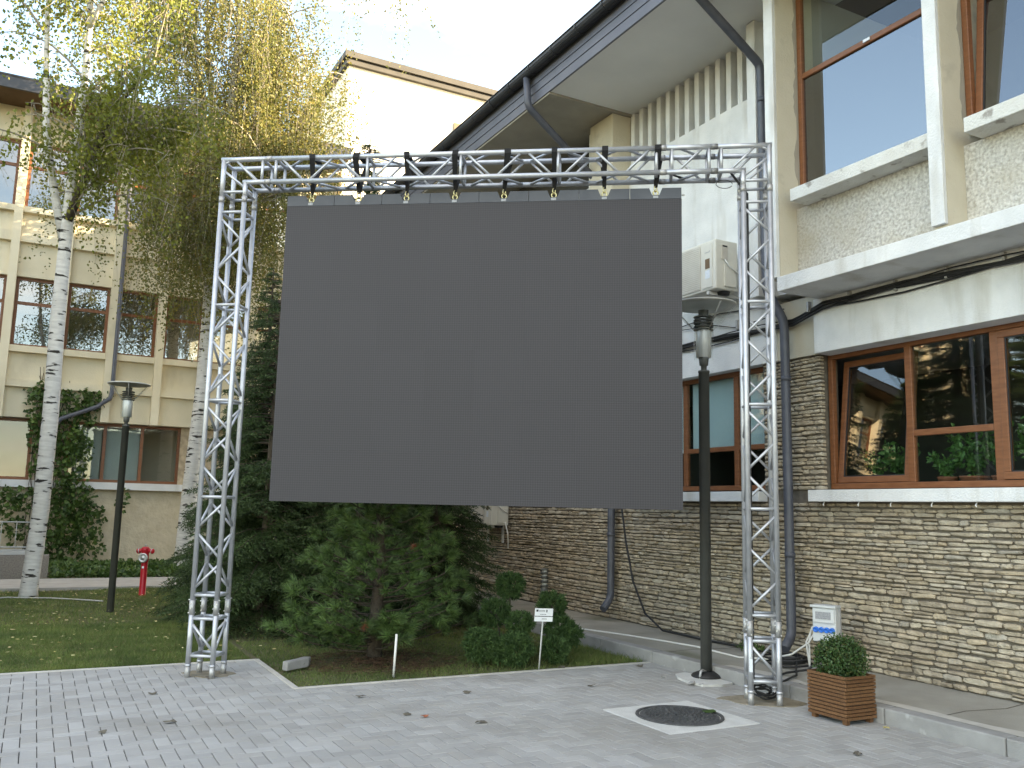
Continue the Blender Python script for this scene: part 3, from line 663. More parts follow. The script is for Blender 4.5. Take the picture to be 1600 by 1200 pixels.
# tall pale hall beyond
hall = thing('tall_hall', (10, 34, 0), 'tall pale windowless hall with flat dark roof edge rising beyond the courtyard', 'building')
MB().box(10.0, 30, 34, 50, 0, 19.9).build('wall', MT['hall'], hall)
MB().box(9.85, 30, 33.82, 50.2, 19.9, 20.12).build('roof_edge', MT['hallroof'], hall)
MB().box(9.75, 30, 33.72, 50.3, 20.16, 20.42).build('roof_edge', MT['hallroof'], hall)
MB().box(14.85, 15.6, 33.93, 33.999, 17.9, 18.5).build('vent_panel', MT['acbrown'], hall)

# ------------------------------------------------------------------ aluminium truss goalpost
UX = Vector((0.81747659, -0.57596183, 0)); UY = Vector((0.57596183, 0.81747659, 0)); TO = Vector((1.38276916, 8.8814696, 0))
S = .24; TW_, TZ = 5.337, 5.028; CR = .0245; BR = .0128
def T(a, b, z): return TO + UX * a + UY * b + Vector((0, 0, z))
truss = thing('truss_goalpost', tuple(T(TW_ / 2, .12, 0)), 'silver aluminium box-truss goalpost frame standing on the grey paving', 'truss')
def chord(sec, p, q, mat='alu'): return MB().tube(p, q, CR, n=12).build('chord', MT[mat], sec)
def brace(sec, p, q, r=BR): return MB().tube(p, q, r, n=7).build('brace', MT['alu'], sec)
def coupler(sec, p, axis):
    axis = Vector(axis); o = MB().tube(p - axis * .03, p + axis * .03, CR + .003, n=12).build('coupler', MT['alu_dull'], sec); return o
ZC, ZB = 4.61, .63
zr = [.7475, 1.663, 2.592, 3.536, 4.482]
def zig(sec, P, Q, lv, phase):
    """three alternating diagonals per bay between the two chords P(t), Q(t)"""
    for k in range(len(lv) - 1):
        t = np.linspace(lv[k] + .03, lv[k + 1] - .03, 4)
        for i in range(3):
            A, B = (P, Q) if (i + k + phase) % 2 == 0 else (Q, P)
            brace(sec, A(t[i] + .025), B(t[i + 1] - .025))
for a0 in (0.0, TW_ - S):
    tower = part_empty('tower_section', truss)
    cor = [(a0, 0), (a0 + S, 0), (a0 + S, S), (a0, S)]
    for a, b in cor:
        chord(tower, T(a, b, ZB), T(a, b, ZC)); coupler(tower, T(a, b, ZC), (0, 0, 1))
    for k in range(4):
        c0, c1 = cor[k], cor[(k + 1) % 4]
        P = lambda z, c=c0: T(c[0], c[1], z); Q = lambda z, c=c1: T(c[0], c[1], z)
        for z in zr: brace(tower, P(z), Q(z), .0155)
        zig(tower, P, Q, zr, 0 if k % 2 == 0 else 1) if k != 2 else zig(tower, Q, P, zr, 1)
    base = part_empty('base_section', truss)
    for a, b in cor:
        chord(base, T(a, b, .1), T(a, b, ZB))
        MB().tube(T(a, b, .0), T(a, b, .105), CR + .002, n=12).build('foot', MT['alu_dull'], base)
        MB().tube(T(a, b, .1), T(a, b, .122), CR + .005, n=12).build('foot_collar', MT['alu'], base)
        for zz in (.585, .625, .67, .705):
            an = random.uniform(0, 6.28); d = UX * math.cos(an) + UY * math.sin(an)
            MB().tube(T(a, b, zz) - d * .038, T(a, b, zz) + d * .038, .006, n=6).build('bolt', MT['zinc'], base)
        MB().tube(T(a, b, ZB - .06), T(a, b, ZB + .07), CR + .0035, n=12).build('coupler', MT['alu_dull'], base)
    for k in range(4):
        c0, c1 = cor[k], cor[(k + 1) % 4]
        for z in (.533, .196): brace(base, T(c0[0], c0[1], z), T(c1[0], c1[1], z), .016)
        p, q_ = (c0, c1) if k % 2 == 0 else (c1, c0)
        brace(base, T(p[0], p[1], .50), T(q_[0], q_[1], .23))
    # corner block
    corner = part_empty('corner_block', truss)
    sg = 1 if a0 == 0 else -1; ao = 0 if a0 == 0 else TW_; ac = .4727 if a0 == 0 else 4.8354; ai = ao + sg * S
    for b in (0, S):
        chord(corner, T(ao, b, ZC), T(ao, b, TZ)); chord(corner, T(ao - sg * CR, b, TZ), T(ac, b, TZ)); chord(corner, T(ai, b, ZC), T(ai, b, TZ - S)); chord(corner, T(ai - sg * CR, b, TZ - S), T(ac, b, TZ - S))
        coupler(corner, T(ac, b, TZ), UX); coupler(corner, T(ac, b, TZ - S), UX)
        brace(corner, T(ao, b, 4.69), T(ai, b, 4.69), .0155)
        brace(corner, T(ac - sg * .065, b, TZ), T(ac - sg * .065, b, TZ - S), .0155)
        brace(corner, T(ao, b, TZ - .05), T(ao + sg * .09, b, TZ)) if b == 0 else None
        brace(corner, T(ao, b, TZ - .11), T(ai, b, TZ - .3))
        brace(corner, T(ao + sg * .12, b, TZ), T(ai + sg * .12, b, TZ - S))
    for a, z in ((ao, TZ - .02), (ai, TZ - S), (ao, 4.69), (ai, 4.69), (ac - sg * .065, TZ), (ac - sg * .065, TZ - S)): brace(corner, T(a, 0, z), T(a, S, z), .0155)
def beam(name, a0, a1, lv):
    sec = part_empty(name, truss); cor = [(0, TZ), (S, TZ), (S, TZ - S), (0, TZ - S)]
    for b, z in cor:
        chord(sec, T(a0, b, z), T(a1, b, z)); coupler(sec, T(a1, b, z), UX)
    for k in range(4):
        c0, c1 = cor[k], cor[(k + 1) % 4]
        P = lambda a, c=c0: T(a, c[0], c[1]); Q = lambda a, c=c1: T(a, c[0], c[1])
        for a in lv: brace(sec, P(a), Q(a), .0155)
        if len(lv) > 2: zig(sec, P, Q, lv, 1 if k in (0, 3) else 0)
        else: brace(sec, P(lv[0] + .05), Q(lv[1] - .05))
    return sec
beam('beam_section', .4727, 4.36, [.5457, 1.486, 2.42, 3.3686, 4.3])
beam('spacer_section', 4.36, 4.8354, [4.4437, 4.787])
# sticker on the near foot, safety wire loops at the corner
MB().obox(T(TW_ - S, -.027, .33), UX * .014, UY * .0015, Vector((0, 0, .055))).build('sticker', MT['paper'], truss)
ring = [T(4.93 + .075 * math.cos(t), .06 + .05 * math.sin(t), 4.68 + .06 * math.sin(t)) for t in np.linspace(0, 5.8, 22)]
MB().path(ring, .0035, 5).build('safety_wire', MT['seal'], truss)

# ------------------------------------------------------------------ hanging LED screen
A0, SZ0, CW, CH = .638, 1.638, .4878, .4887
screen = thing('led_screen', tuple(T(A0 + 4 * CW, .15, SZ0)), 'large dark grey LED video screen hanging inside the truss goalpost', 'screen')
g = .0001
for r in range(6):
    for k in range(8):
        a, z = A0 + k * CW, SZ0 + r * CH; d = 0
        o = MB().obox(T(a + CW / 2, .12 + d + .035, z + CH / 2), UX * (CW / 2 - g), UY * .035, Vector((0, 0, CH / 2 - g))).build('cabinet', MT['led'], screen)
zt = SZ0 + 6 * CH
straps_a = []
for k in range(8):
    a = A0 + k * CW; c = a + CW / 2
    straps_a.append(c)
    q = lambda aa, zz: T(aa, .118, zz)
    g2 = .0022
    # header bar with a trapezoid notch at its middle
    pts = [q(a + g2, zt + .002), q(a + CW - g2, zt + .002), q(a + CW - g2, zt + .108), q(c + .062, zt + .108), q(c + .034, zt + .04), q(c - .034, zt + .04), q(c - .062, zt + .108), q(a + g2, zt + .108)]
    hd = MB().prism(pts, UY * .06).build('header_bar', MT['header'], screen)
    MB().obox(T(c, .1165, zt + .02), UX * .024, UY * .001, Vector((0, 0, .012))).build('sticker', MT['labelgrey'], hd)
    rg = [T(c + .024 * math.cos(t), .148, zt + .068 + .024 * math.sin(t)) for t in np.linspace(0, 2 * PI, 14)]
    MB().path(rg, .0075, 6, caps=False).build('eye_bolt', MT['brass'], hd)
    rg = [T(c + .012 * math.cos(t), .148 + .012 * math.cos(t), zt + .11 + .03 * math.sin(t)) for t in np.linspace(0, 2 * PI, 14)]
    MB().path(rg, .006, 6, caps=False).build('shackle', MT['brass'], hd)
MB().tube(T(A0 + 8 * CW + .002, .15, zt + .045), T(A0 + 8 * CW + .028, .15, zt + .045), .008, n=8).build('side_pin', MT['zinc'], screen)
names = ['left end', 'second', 'third', 'fourth', 'fifth', 'sixth', 'seventh', 'right end']
tops = [.918, 1.383, 1.875, 2.377, 2.872, 3.344, 3.806, 4.325]
for k, c in enumerate(straps_a):
    ct = tops[k]
    zb = zt + .125; tw = .029 + .003 * math.sin(k * 2.1)
    prof = [(.148, zb), (.06, TZ - .16), (-.031, TZ - .02), (-.022, TZ + .03), (.262, TZ + .03), (.272, TZ - .02), (.19, TZ - .16), (.148, zb)]
    vs = []; fs = []
    for i, (b, z) in enumerate(prof):
        f = 0 if i in (0, 7) else (.45 if i in (1, 6) else 1)
        ac_ = c + (ct - c) * f + (.012 * math.sin(k * 3 + i) if 0 < i < 7 else 0)
        w_ = tw if 1 < i < 6 else (tw * .8 if i in (1, 6) else tw * .55)
        ib, iz = prof[i][0], prof[i][1]
        vs += [T(ac_ - w_, ib, iz), T(ac_ + w_, ib, iz), T(ac_ + w_, .12 + (ib - .12) * .985, iz - .003), T(ac_ - w_, .12 + (ib - .12) * .985, iz - .003)]
    for i in range(len(prof) - 1):
        b0, b1 = i * 4, i * 4 + 4
        for j in range(4): fs.append((b0 + j, b0 + (j + 1) % 4, b1 + (j + 1) % 4, b1 + j))
    o = MB()._add(vs, fs).build('lifting_strap', MT['strap'])
    tag(o, 'black webbing strap over the top truss beam, %s %s' % (names[k], 'one' if k in (0, 7) else 'from the left'), 'strap', 'straps holding the screen')

# dirt patches round the tower feet
def blotch(name, cx, cy, rx, ry, mat, z=.004, n=18, rot=0, jag=.16):
    top = []
    for k in range(n):
        a = 2 * PI * k / n; r = 1 + random.uniform(-jag, jag); x, y = rx * r * math.cos(a), ry * r * math.sin(a)
        top.append((cx + x * math.cos(rot) - y * math.sin(rot), cy + x * math.sin(rot) + y * math.cos(rot), z))
    return MB().prism([(p[0], p[1], -.01) for p in top], (0, 0, .01 + z)).build(name, MT[mat])
struct(blotch('dirt_patch', 5.78, 6.03, .36, .22, 'dirt', .0045, rot=-.6))
struct(blotch('dirt_patch', 1.58, 8.98, .24, .17, 'dirt', .0045, rot=-.6))

# ------------------------------------------------------------------ street lamps
def lamp(name, loc, label, sc_=1.0):
    x, y, z0 = loc
    t = thing(name, loc, label, 'street lamp', 'street lamps of the courtyard')
    P = lambda r, z: (r * sc_, z * sc_)
    MB().lathe(loc, [P(0, 0), P(.056, 0), P(.056, 3.06), P(.06, 3.06), P(.06, 3.08), P(.0, 3.085)], 18).build('pole', MT['post'], t)
    MB().lathe(loc, [P(.03, 3.08), P(.03, 3.13), P(.044, 3.135), P(.052, 3.22), P(.0, 3.222)], 16).build('neck', MT['post'], t)
    MB().lathe(loc, [P(.1, 3.19), P(.1, 3.50)], 22).build('glass_cylinder', MT['clear'], t)
    MB().lathe(loc, [P(0, 3.215), P(.078, 3.22), P(.08, 3.5), P(.06, 3.53), P(.04, 3.57), P(0, 3.57)], 20).build('lamp_tube', MT['frost'], t)
    for k in range(5):
        zz = 3.5 + k * .034
        MB().lathe(loc, [P(.055, zz), P(.1, zz + .004), P(.104, zz + .011), P(.1, zz + .016), P(.055, zz + .018), P(.055, zz)], 20).build('louvre_ring', MT['post'], t)
    MB().lathe(loc, [P(.05, 3.66), P(.055, 3.72), P(.0, 3.73)], 14).build('core', MT['post'], t)
    MB().lathe(loc, [P(0, 3.785), P(.16, 3.782), P(.335, 3.765), P(.345, 3.772), P(.34, 3.785), P(.16, 3.80), P(0, 3.805)], 32).build('reflector_disc', MT['reflector'], t)
    MB().lathe(loc, [P(.1, 3.5), P(.2, 3.6), P(.325, 3.755)], 32).build('clear_cone', MT['clear'], t)
    for a in (.4, 2.5, 4.6):
        d = Vector((math.cos(a), math.sin(a), 0)) * sc_
        MB().tube(Vector(loc) + d * .09 + Vector((0, 0, 3.5 * sc_)), Vector(loc) + d * .315 + Vector((0, 0, 3.765 * sc_)), .006, n=6).build('stay', MT['alu_dull'], t)
    return t
lr = lamp('street_lamp', (6.0 - .0, 7.05, 0), 'dark street lamp with dish top standing between the screen and the truss tower')
ll = lamp('street_lamp', (1.112, 14.51, -.01), 'dark street lamp with dish top standing on the lawn by the birch', .895)
cap = MB().lathe((5.985, 7.03, .02), [(.06, .06), (.085, .05), (.135, .03), (.15, .012), (.145, 0), (.06, 0)], 20)
cap.build('base_cover', MT['black'], lr)
MB().path([(5.86, 6.98, .01), (5.865, 6.975, .08), (5.9, 6.99, .095), (5.95, 7.0, .075)], .014, 6).build('base_strap', MT['alu_dull'], lr)
tag(MB().prism([(5.70, 7.12, 0), (5.66, 6.92, 0), (5.68, 6.72, 0), (5.86, 6.66, 0), (6.03, 6.7, 0), (6.035, 7.1, 0), (5.95, 7.32, 0), (5.8, 7.28, 0)], (0, 0, .02)).build('broken_concrete_slab', MT['slab']), 'broken pale concrete patch round the foot of the lamp post', 'concrete slab')
for k, (x, y, s_) in enumerate(((5.64, 6.83, .05), (5.69, 6.76, .035), (5.60, 7.22, .03))):
    mb = MB(); pts = rand_dir(10)
    v = [(x + p[0] * s_, y + p[1] * s_ * .7, max(0.001, s_ * .4 + p[2] * s_ * .45)) for p in pts]
    import bmesh
    bm = bmesh.new(); [bm.verts.new(p) for p in v]; bmesh.ops.convex_hull(bm, input=bm.verts); me = bpy.data.meshes.new('rubble'); bm.to_mesh(me); bm.free(); me.materials.append(MT['kerb'])
    o = bpy.data.objects.new('rubble', me); COL.objects.link(o)
    tag(o, ['largest grey concrete lump lying before the lamp post foot', 'smaller concrete lump right beside the large one by the lamp foot', 'small dark lump left of the lamp post foot'][k], 'rubble', 'rubble at the lamp foot')

# ------------------------------------------------------------------ manhole
MB_slab = MB().box(4.255, 5.145, 5.405, 6.295, -.09, .001).build('drain_slab', MT['slab'], bevel=.01)
tag(MB_slab, 'square pale concrete surround set into the paving around the manhole cover', 'slab')
mh = thing('manhole_cover', (4.70, 5.85, .0), 'round dark cast-iron manhole cover in the pale slab', 'manhole cover')
MB().lathe((4.70, 5.85, 0), [(0, .010), (.305, .010), (.315, .006), (.315, 0)], 40).build('disc', MT['iron'], mh)
rb = MB()
for r in np.arange(.03, .3, .034):
    nn = max(6, int(r * 110))
    for k in range(nn):
        a = 2 * PI * k / nn + r * 20
        rb.obox((4.70 + r * math.cos(a), 5.85 + r * math.sin(a), .0155), (.011 * math.cos(a + .7), .011 * math.sin(a + .7), 0), (-.006 * math.sin(a + .7), .006 * math.cos(a + .7), 0), (0, 0, .0035))
tag(rb.build('tread_pattern', MT['iron'], mh), kind='stuff')
MB().lathe((4.70, 5.85, 0), [(.325, .003), (.325, .012), (.35, .012), (.352, .003)], 40).build('rim', MT['iron'], mh)
tag(MB().prism([(4.93, 5.80, .019), (4.97, 5.77, .019), (5.03, 5.79, .021), (5.04, 5.84, .024), (4.98, 5.86, .02), (4.93, 5.85, .019)], (0, 0, .004)).build('green_leaf', MT['ivy']), 'fallen green leaf lying on the edge of the manhole cover', 'leaf')

# ------------------------------------------------------------------ planter with boxwood
pl = thing('wooden_planter', (5.91, 5.26, 0), 'square brown slatted wooden planter standing against the kerb', 'planter')
x0, x1, y0, y1 = 5.70, 6.044, 5.06, 5.452
for tier in range(3):
    for s_ in range(4):
        zb = .035 + tier * .112 + s_ * .0278; zt_ = zb + .0225
        ex = .016 if tier % 2 == 0 else 0.0; th = .018
        jx = random.uniform(-.001, .001) + (.006 if tier % 2 else 0)
        MB().box(x0 + jx, x0 + th + jx, y0 + (0 if tier % 2 == 0 else th + .001), y1 - (0 if tier % 2 == 0 else th + .001), zb, zt_).build('slat', MT['wood'], pl, bevel=.003)
        MB().box(x1 - th, x1, y0 + (0 if tier % 2 == 0 else th + .001), y1 - (0 if tier % 2 == 0 else th + .001), zb, zt_).build('slat', MT['wood'], pl, bevel=.003)
        MB().box(x0 + (0 if tier % 2 else th + .001), x1 - (0 if tier % 2 else th + .001), y0 + jx, y0 + th + jx, zb, zt_).build('slat', MT['wood'], pl, bevel=.003)
        MB().box(x0 + (0 if tier % 2 else th + .001), x1 - (0 if tier % 2 else th + .001), y1 - th, y1, zb, zt_).build('slat', MT['wood'], pl, bevel=.003)
MB().box(x0 + .02, x1 - .02, y0 + .02, y1 - .02, .03, .32).build('liner', MT['seal'], pl)
MB().box(x0 + .021, x1 - .021, y0 + .021, y1 - .021, .321, .335).build('potting_soil', MT['soil'], pl)
for a, b in ((x0 + .02, y0 + .02), (x1 - .06, y0 + .02), (x0 + .02, y1 - .06), (x1 - .06, y1 - .06)): MB().box(a, a + .04, b, b + .04, 0, .034).build('foot', MT['wood'], pl)
bxw = thing('boxwood_shrub', (5.88, 5.256, .336), 'clipped round green boxwood growing in the slatted planter', 'shrub')
n = 6500; d = rand_dir(n); rad = .205 * (rng.random((n, 1)) ** .28) * (1 + .12 * np.sin(d[:, :1] * 9 + d[:, 1:2] * 7))
P = np.array([5.878, 5.256, .462]) + d * rad * np.array([1, 1, .92]); P = P[P[:, 2] > .338]
leaves('foliage', P, .024, MT['box'], bxw, down=-.3, out_dir=None)
MB().path([(5.88, 5.256, .337), (5.875, 5.25, .5)], [.02, .012], 8).build('stem', MT['darkbark'], bxw)

# ------------------------------------------------------------------ hydrant
hy = thing('fire_hydrant', (1.775, 16.82, 0), 'red pillar fire hydrant with grey round cap on the lawn', 'hydrant')
hl = (1.775, 16.82, 0)
MB().lathe(hl, [(0, -.05), (.062, -.05), (.062, .02), (.055, .03), (.055, .56), (.062, .6), (.066, .68), (.066, .74), (.072, .75), (.072, .80), (.05, .825), (.02, .83), (0, .832)], 18).build('pillar', MT['red'], hy)
vd = Vector((-cF.x, -cF.y, 0)).normalized(); sdv = Vector((cR.x, cR.y, 0)).normalized()
fc = Vector(hl) + Vector((0, 0, .64))
MB().lathe(fc + vd * .05, [(.05, 0), (.078, .02), (.082, .03), (.082, .045), (.06, .05), (.057, .04), (.03, .042), (.026, .055), (0, .056)], 22, axis=vd).build('hose_cap', MT['steel'], hy)
for s_ in (-1, 1):
    c = Vector(hl) + Vector((0, 0, .765)) + sdv * (.05 * s_)
    o = MB().lathe(c, [(.032, 0), (.036, .03), (.04, .06), (.046, .065), (.046, .085), (.03, .1), (.018, .108), (0, .108)], 14, axis=sdv * s_ - Vector((0, 0, .18))).build('side_outlet', MT['red'], hy)
    MB().lathe(c + (sdv * s_ - Vector((0, 0, .18))).normalized() * .052, [(.044, 0), (.049, .004), (.049, .012), (.044, .016)], 14, axis=sdv * s_ - Vector((0, 0, .18))).build('grey_ring', MT['steel'], o)
MB().tube(Vector(hl) + Vector((0, 0, .83)), Vector(hl) + Vector((0, 0, .87)), .013, n=6).build('spindle', MT['steel'], hy)
MB().obox(Vector(hl) + Vector((0, 0, .48)) + vd * .0555, sdv * .017, vd * .002, Vector((0, 0, .018))).build('sticker', MT['paper'], hy)

# ------------------------------------------------------------------ plant sign, stake, bollard light, concrete piece
sg_ = thing('plant_sign', (4.712, 8.12, 0), 'small white plant label plate on a thin leaning stake', 'sign')
MB().path([(4.712, 8.13, -.02), (4.745, 8.125, .47)], .0085, 8).build('stake', MT['rail'], sg_)
pc = Vector((4.752, 8.118, .535)); px_ = (sdv * 1).normalized(); pzv = (Vector((0, 0, 1)) + sdv * .05 - vd * .0).normalized()
MB().obox(pc, px_ * .094, vd * .002, pzv * .066).build('plate', MT['plate'], sg_)
def mark(u, v, w_, h_): MB().obox(pc + px_ * u + pzv * v + vd * .0032, px_ * w_, vd * .0006, pzv * h_).build('printed_mark', MT['ink'], sg_)
mark(-.068, .043, .011, .011); mark(.03, .04, .006, .013)
for u in np.arange(-.045, .02, .013): mark(u, .045, .0045, .003); mark(u, .034, .0045, .002)
for u in np.arange(-.03, .03, .016): mark(u, .006, .006, .0025)
for u in np.arange(-.085, .09, .0145): mark(u, -.014, .006, .0042)
for u in np.arange(-.012, .03, .013): mark(u, -.04, .005, .0035)
tag(MB().path([(3.219, 8.368, -.03), (3.235, 8.37, .375)], .0125, 8).build('white_stake', MT['whitecable']), 'short plain white stake standing in the bed before the pine', 'stake')
bo = thing('bollard_light', (6.5, 11.1, .118), 'dark bollard light with ring louvres behind the dwarf shrubs', 'bollard')
MB().lathe((6.5, 11.1, 0), [(0, .118), (.055, .118), (.055, .52), (0, .52)], 16).build('post', MT['post'], bo)
for k in range(4): MB().lathe((6.5, 11.1, .53 + k * .06), [(0, .0), (.055, 0), (.058, .036), (0, .038)], 16).build('louvre_ring', MT['post'], bo)
MB().lathe((6.5, 11.1, 0), [(.035, .52), (.035, .77)], 12).build('diffuser', MT['frost'], bo)
MB().lathe((6.5, 11.1, .765), [(.055, 0), (.055, .025), (0, .03)], 16).build('cap', MT['post'], bo)
cp = MB().prism([(2.27, 8.93, 0), (2.30, 8.86, 0), (2.56, 9.02, 0), (2.60, 9.10, 0), (2.52, 9.13, 0), (2.42, 9.03, 0)], (0.01, .02, .085)).build('concrete_offcut', MT['kerb'], bevel=.01)
tag(cp, 'broken grey kerb piece lying in the bed by the paving corner', 'concrete piece')

# ------------------------------------------------------------------ electrical distribution box with cables
eb = thing('distribution_box', (6.95, 6.3, .118), 'light grey power distribution box with four blue sockets by the stone wall', 'power box')
fr_ = Vector((-.93, -.36, 0)).normalized(); sd_ = Vector((fr_.y, -fr_.x, 0)); up = Vector((0, 0, 1))    # sd_: to the viewer's left-right axis
c0 = Vector((6.86, 6.30, .58))
MB().obox(c0, sd_ * .115, fr_ * .06, up * .165).build('casing', MT['boxgrey'], eb, bevel=.01)
MB().obox(c0 + up * .085 + fr_ * .068, sd_ * .105, fr_ * .012, up * .068).build('breaker_cover', MT['boxgrey'], eb, bevel=.006)
MB().obox(c0 + up * .085 + fr_ * .0815, sd_ * .075, fr_ * .001, up * .035).build('breaker_window', MT['labelgrey'], eb)
MB().obox(c0 + up * .17 + fr_ * .02, sd_ * .125, fr_ * .075, up * .012).build('lid', MT['boxgrey'], eb, bevel=.006)
for k in range(4):
    MB().lathe(c0 + sd_ * (-.08 + k * .053) - up * .05 + fr_ * .058, [(.027, 0), (.027, .018), (.024, .026), (.018, .027), (.016, .018), (0, .018)], 14, axis=fr_ - up * .15).build('socket', MT['blue'], eb)
for s_ in (-1, 1):
    MB().path([c0 + sd_ * .1 * s_ - fr_ * .09 + up * .17, c0 + sd_ * .1 * s_ - fr_ * .11 - up * .44, c0 + sd_ * .1 * s_ + fr_ * .12 - up * .452], .012, 6).build('stand_leg', MT['alu_dull'], eb)
MB().tube(c0 - sd_ * .1 - fr_ * .09 + up * .17, c0 + sd_ * .1 - fr_ * .09 + up * .17, .012, n=6).build('stand_bar', MT['alu_dull'], eb)
pb = c0 - up * .15 + fr_ * .04
MB().lathe(pb + sd_ * .02, [(0, 0), (.026, .0), (.03, .04), (.02, .08), (0, .085)], 10, axis=-up + fr_ * .5).build('plug', MT['black'], eb)
for k in (0, 1):
    MB().path([c0 + sd_ * .1 - fr_ * .06 - up * .02 * k, c0 + sd_ * .18 - fr_ * .08 - up * (.06 + .02 * k), c0 + sd_ * (.2 + .03 * k) - fr_ * .06 - up * .2, c0 + sd_ * .19 - fr_ * .04 - up * .45], .009, 6).build('lead', MT['whitecable'], eb)
GZ = .128
wc = MB().path([(6.2, 10.0, GZ), (6.3, 9.7, GZ), (6.5, 9.1, GZ), (6.62, 8.6, GZ), (6.72, 8.05, GZ), (6.68, 7.6, GZ), (6.66, 7.3, GZ), (6.74, 6.95, .16), (6.8, 6.7, .24), (6.83, 6.5, .38), (6.84, 6.42, .5)], .010, 7).build('power_lead', MT['whitecable'])
tag(wc, 'white cable snaking along the raised pavement to the distribution box', 'cable')
co = MB(); pts = []
for t in np.linspace(0, 2 * PI * 5, 130):
    r = .20 + .045 * math.sin(t * .37) + .02 * math.sin(t * 1.3); pts.append((6.82 + r * math.cos(t) * .9, 6.78 + r * math.sin(t) * 1.05, .134 + .022 * t / (2 * PI) * .8 + .006 * math.sin(t * 3)))
pts += [(6.6, 6.45, .16), (6.4, 6.25, .14), (6.2, 6.15, .14), (6.02, 6.1, .11), (5.92, 6.05, .05)]
co.path(pts, .011, 6)
tag(co.build('cable_coil', MT['black']), 'black power cable coiled on the pavement behind the right truss tower', 'cable')
co = MB(); pts = []
for t in np.linspace(0, 2 * PI * 4, 80):
    r = .10 + .02 * math.sin(t * .61); pts.append((5.80 + r * math.cos(t), 6.04 + r * math.sin(t) * .8, .016 + .012 * t / (2 * PI) + .012 * math.sin(t * 2.3) ** 2 + .03 * (1 + math.sin(t))))
co.path(pts, .008, 6)
tag(co.build('cable_tangle', MT['black']), 'tangled black cable inside the foot of the right truss tower', 'cable')
bl = MB().path([pb + sd_ * .02 - up * .07 + fr_ * .03, (6.72, 6.2, .3), (6.6, 6.3, .17), (6.4, 6.38, .14), (6.22, 6.3, .14), (6.1, 6.2, .14), (6.02, 6.14, .09), (5.93, 6.13, .03), (5.88, 6.12, .025)], .011, 6).build('plug_lead', MT['black'])
tag(bl, 'black lead running from the distribution box plug down to the truss tower', 'cable')
tc_ = MB().path([T(TW_ - S + .035, .1, .2), T(TW_ - S + .04, .12, 1.2), T(TW_ - S + .036, .1, 2.4), T(TW_ - S + .05, .14, 3.6), T(TW_ - S + .05, .12, 4.6), T(TW_ - S - .1, .14, 4.83), T(TW_ - .9, .16, 4.83), T(4.56, .2, 4.8)], .013, 6).build('feed_cable', MT['black'])
tag(tc_, 'black feed cable climbing inside the right truss tower to the screen', 'cable')
tag(MB().box(6.62, 6.9, 6.43, 6.47, .119, .155).build('metal_foot_bar', MT['alu_dull']), 'short grey metal bar lying on the pavement behind the planter', 'metal bar')

# ------------------------------------------------------------------ air conditioners
def ac(loc, label, wdt=.85, h=.6):
    xf, yn, zb = loc
    t = thing('air_conditioner', (xf + .17, yn + wdt / 2, zb), label, 'air conditioner', 'outdoor units on the stone-faced building')
    MB().box(xf, xf + .34, yn, yn + wdt, zb, zb + h).build('casing', MT['ac'], t, bevel=.015)
    MB().box(xf - .012, xf - .001, yn + .26, yn + wdt - .02, zb + .03, zb + h - .03).build('fan_grille', MT['acgrille'], t, bevel=.008)
    gr = MB()
    for k in range(22): gr.box(xf - .016, xf - .0125, yn + .27, yn + wdt - .03, zb + .05 + k * .0235, zb + .056 + k * .0235)
    gr.build('grille_bars', MT['ac'], t)
    MB().box(xf - .01, xf - .001, yn + .05, yn + .22, zb + .03, zb + h - .04).build('front_panel', MT['ac'], t, bevel=.005)
    MB().box(xf - .012, xf - .0105, yn + .09, yn + .17, zb + .26, zb + .38).build('brown_label', MT['acbrown'], t)
    MB().box(xf - .012, xf - .0105, yn + .09, yn + .17, zb + .14, zb + .24).build('data_label', MT['paper'], t)
    for k in range(7): MB().box(xf - .012, xf - .0105, yn + .175 - k * .013 - .008, yn + .175 - k * .013, zb + .455, zb + .463 + (.012 if k == 6 else 0)).build('logo_mark', MT['labelgrey'], t)
    MB().box(xf + .09, xf + .18, yn - .012, yn - .001, zb + .36, zb + .54).build('handle_cover', MT['acgrille'], t, bevel=.004)
    MB().box(xf + .1, xf + .17, yn - .014, yn - .0125, zb + .515, zb + .53).build('handle_slot', MT['seal'], t)
    MB().box(xf + .12, xf + .3, yn - .02, yn - .001, zb + .04, zb + .3).build('valve_cover', MT['ac'], t, bevel=.006)
    MB().path([(xf + .13, yn - .015, zb + .36), (xf + .17, yn - .04, zb + .28), (xf + .3, yn - .03, zb + .22), (7.27, yn - .02, zb + .2)], .009, 6).build('pipe', MT['whitecable'], t)
    for yy in (yn + .12, yn + wdt - .16): MB().box(xf, 7.272, yy, yy + .04, zb - .045, zb - .005).box(7.24, 7.272, yy, yy + .04, zb - .3, zb - .045).build('bracket', MT['rail'], t)
    MB().lathe((xf + .2, yn + .1, zb - .03), [(0, -.01), (.07, -.01), (.08, .028), (0, .029)], 14).build('drain_pan', MT['black'], t)
    return t
ac((6.75, 7.71, 4.21), 'cream air conditioner unit on the white wall above the street lamp')
a2 = ac((6.95, 13.72, 1.34), 'air conditioner unit on the stone wall below the screen, half behind the spruce', .85, .6)
MB().path([(7.2, 13.68, 1.4), (7.25, 13.66, 1.2), (7.26, 13.66, .95)], .012, 6).build('drain_hose', MT['whitecable'], a2)

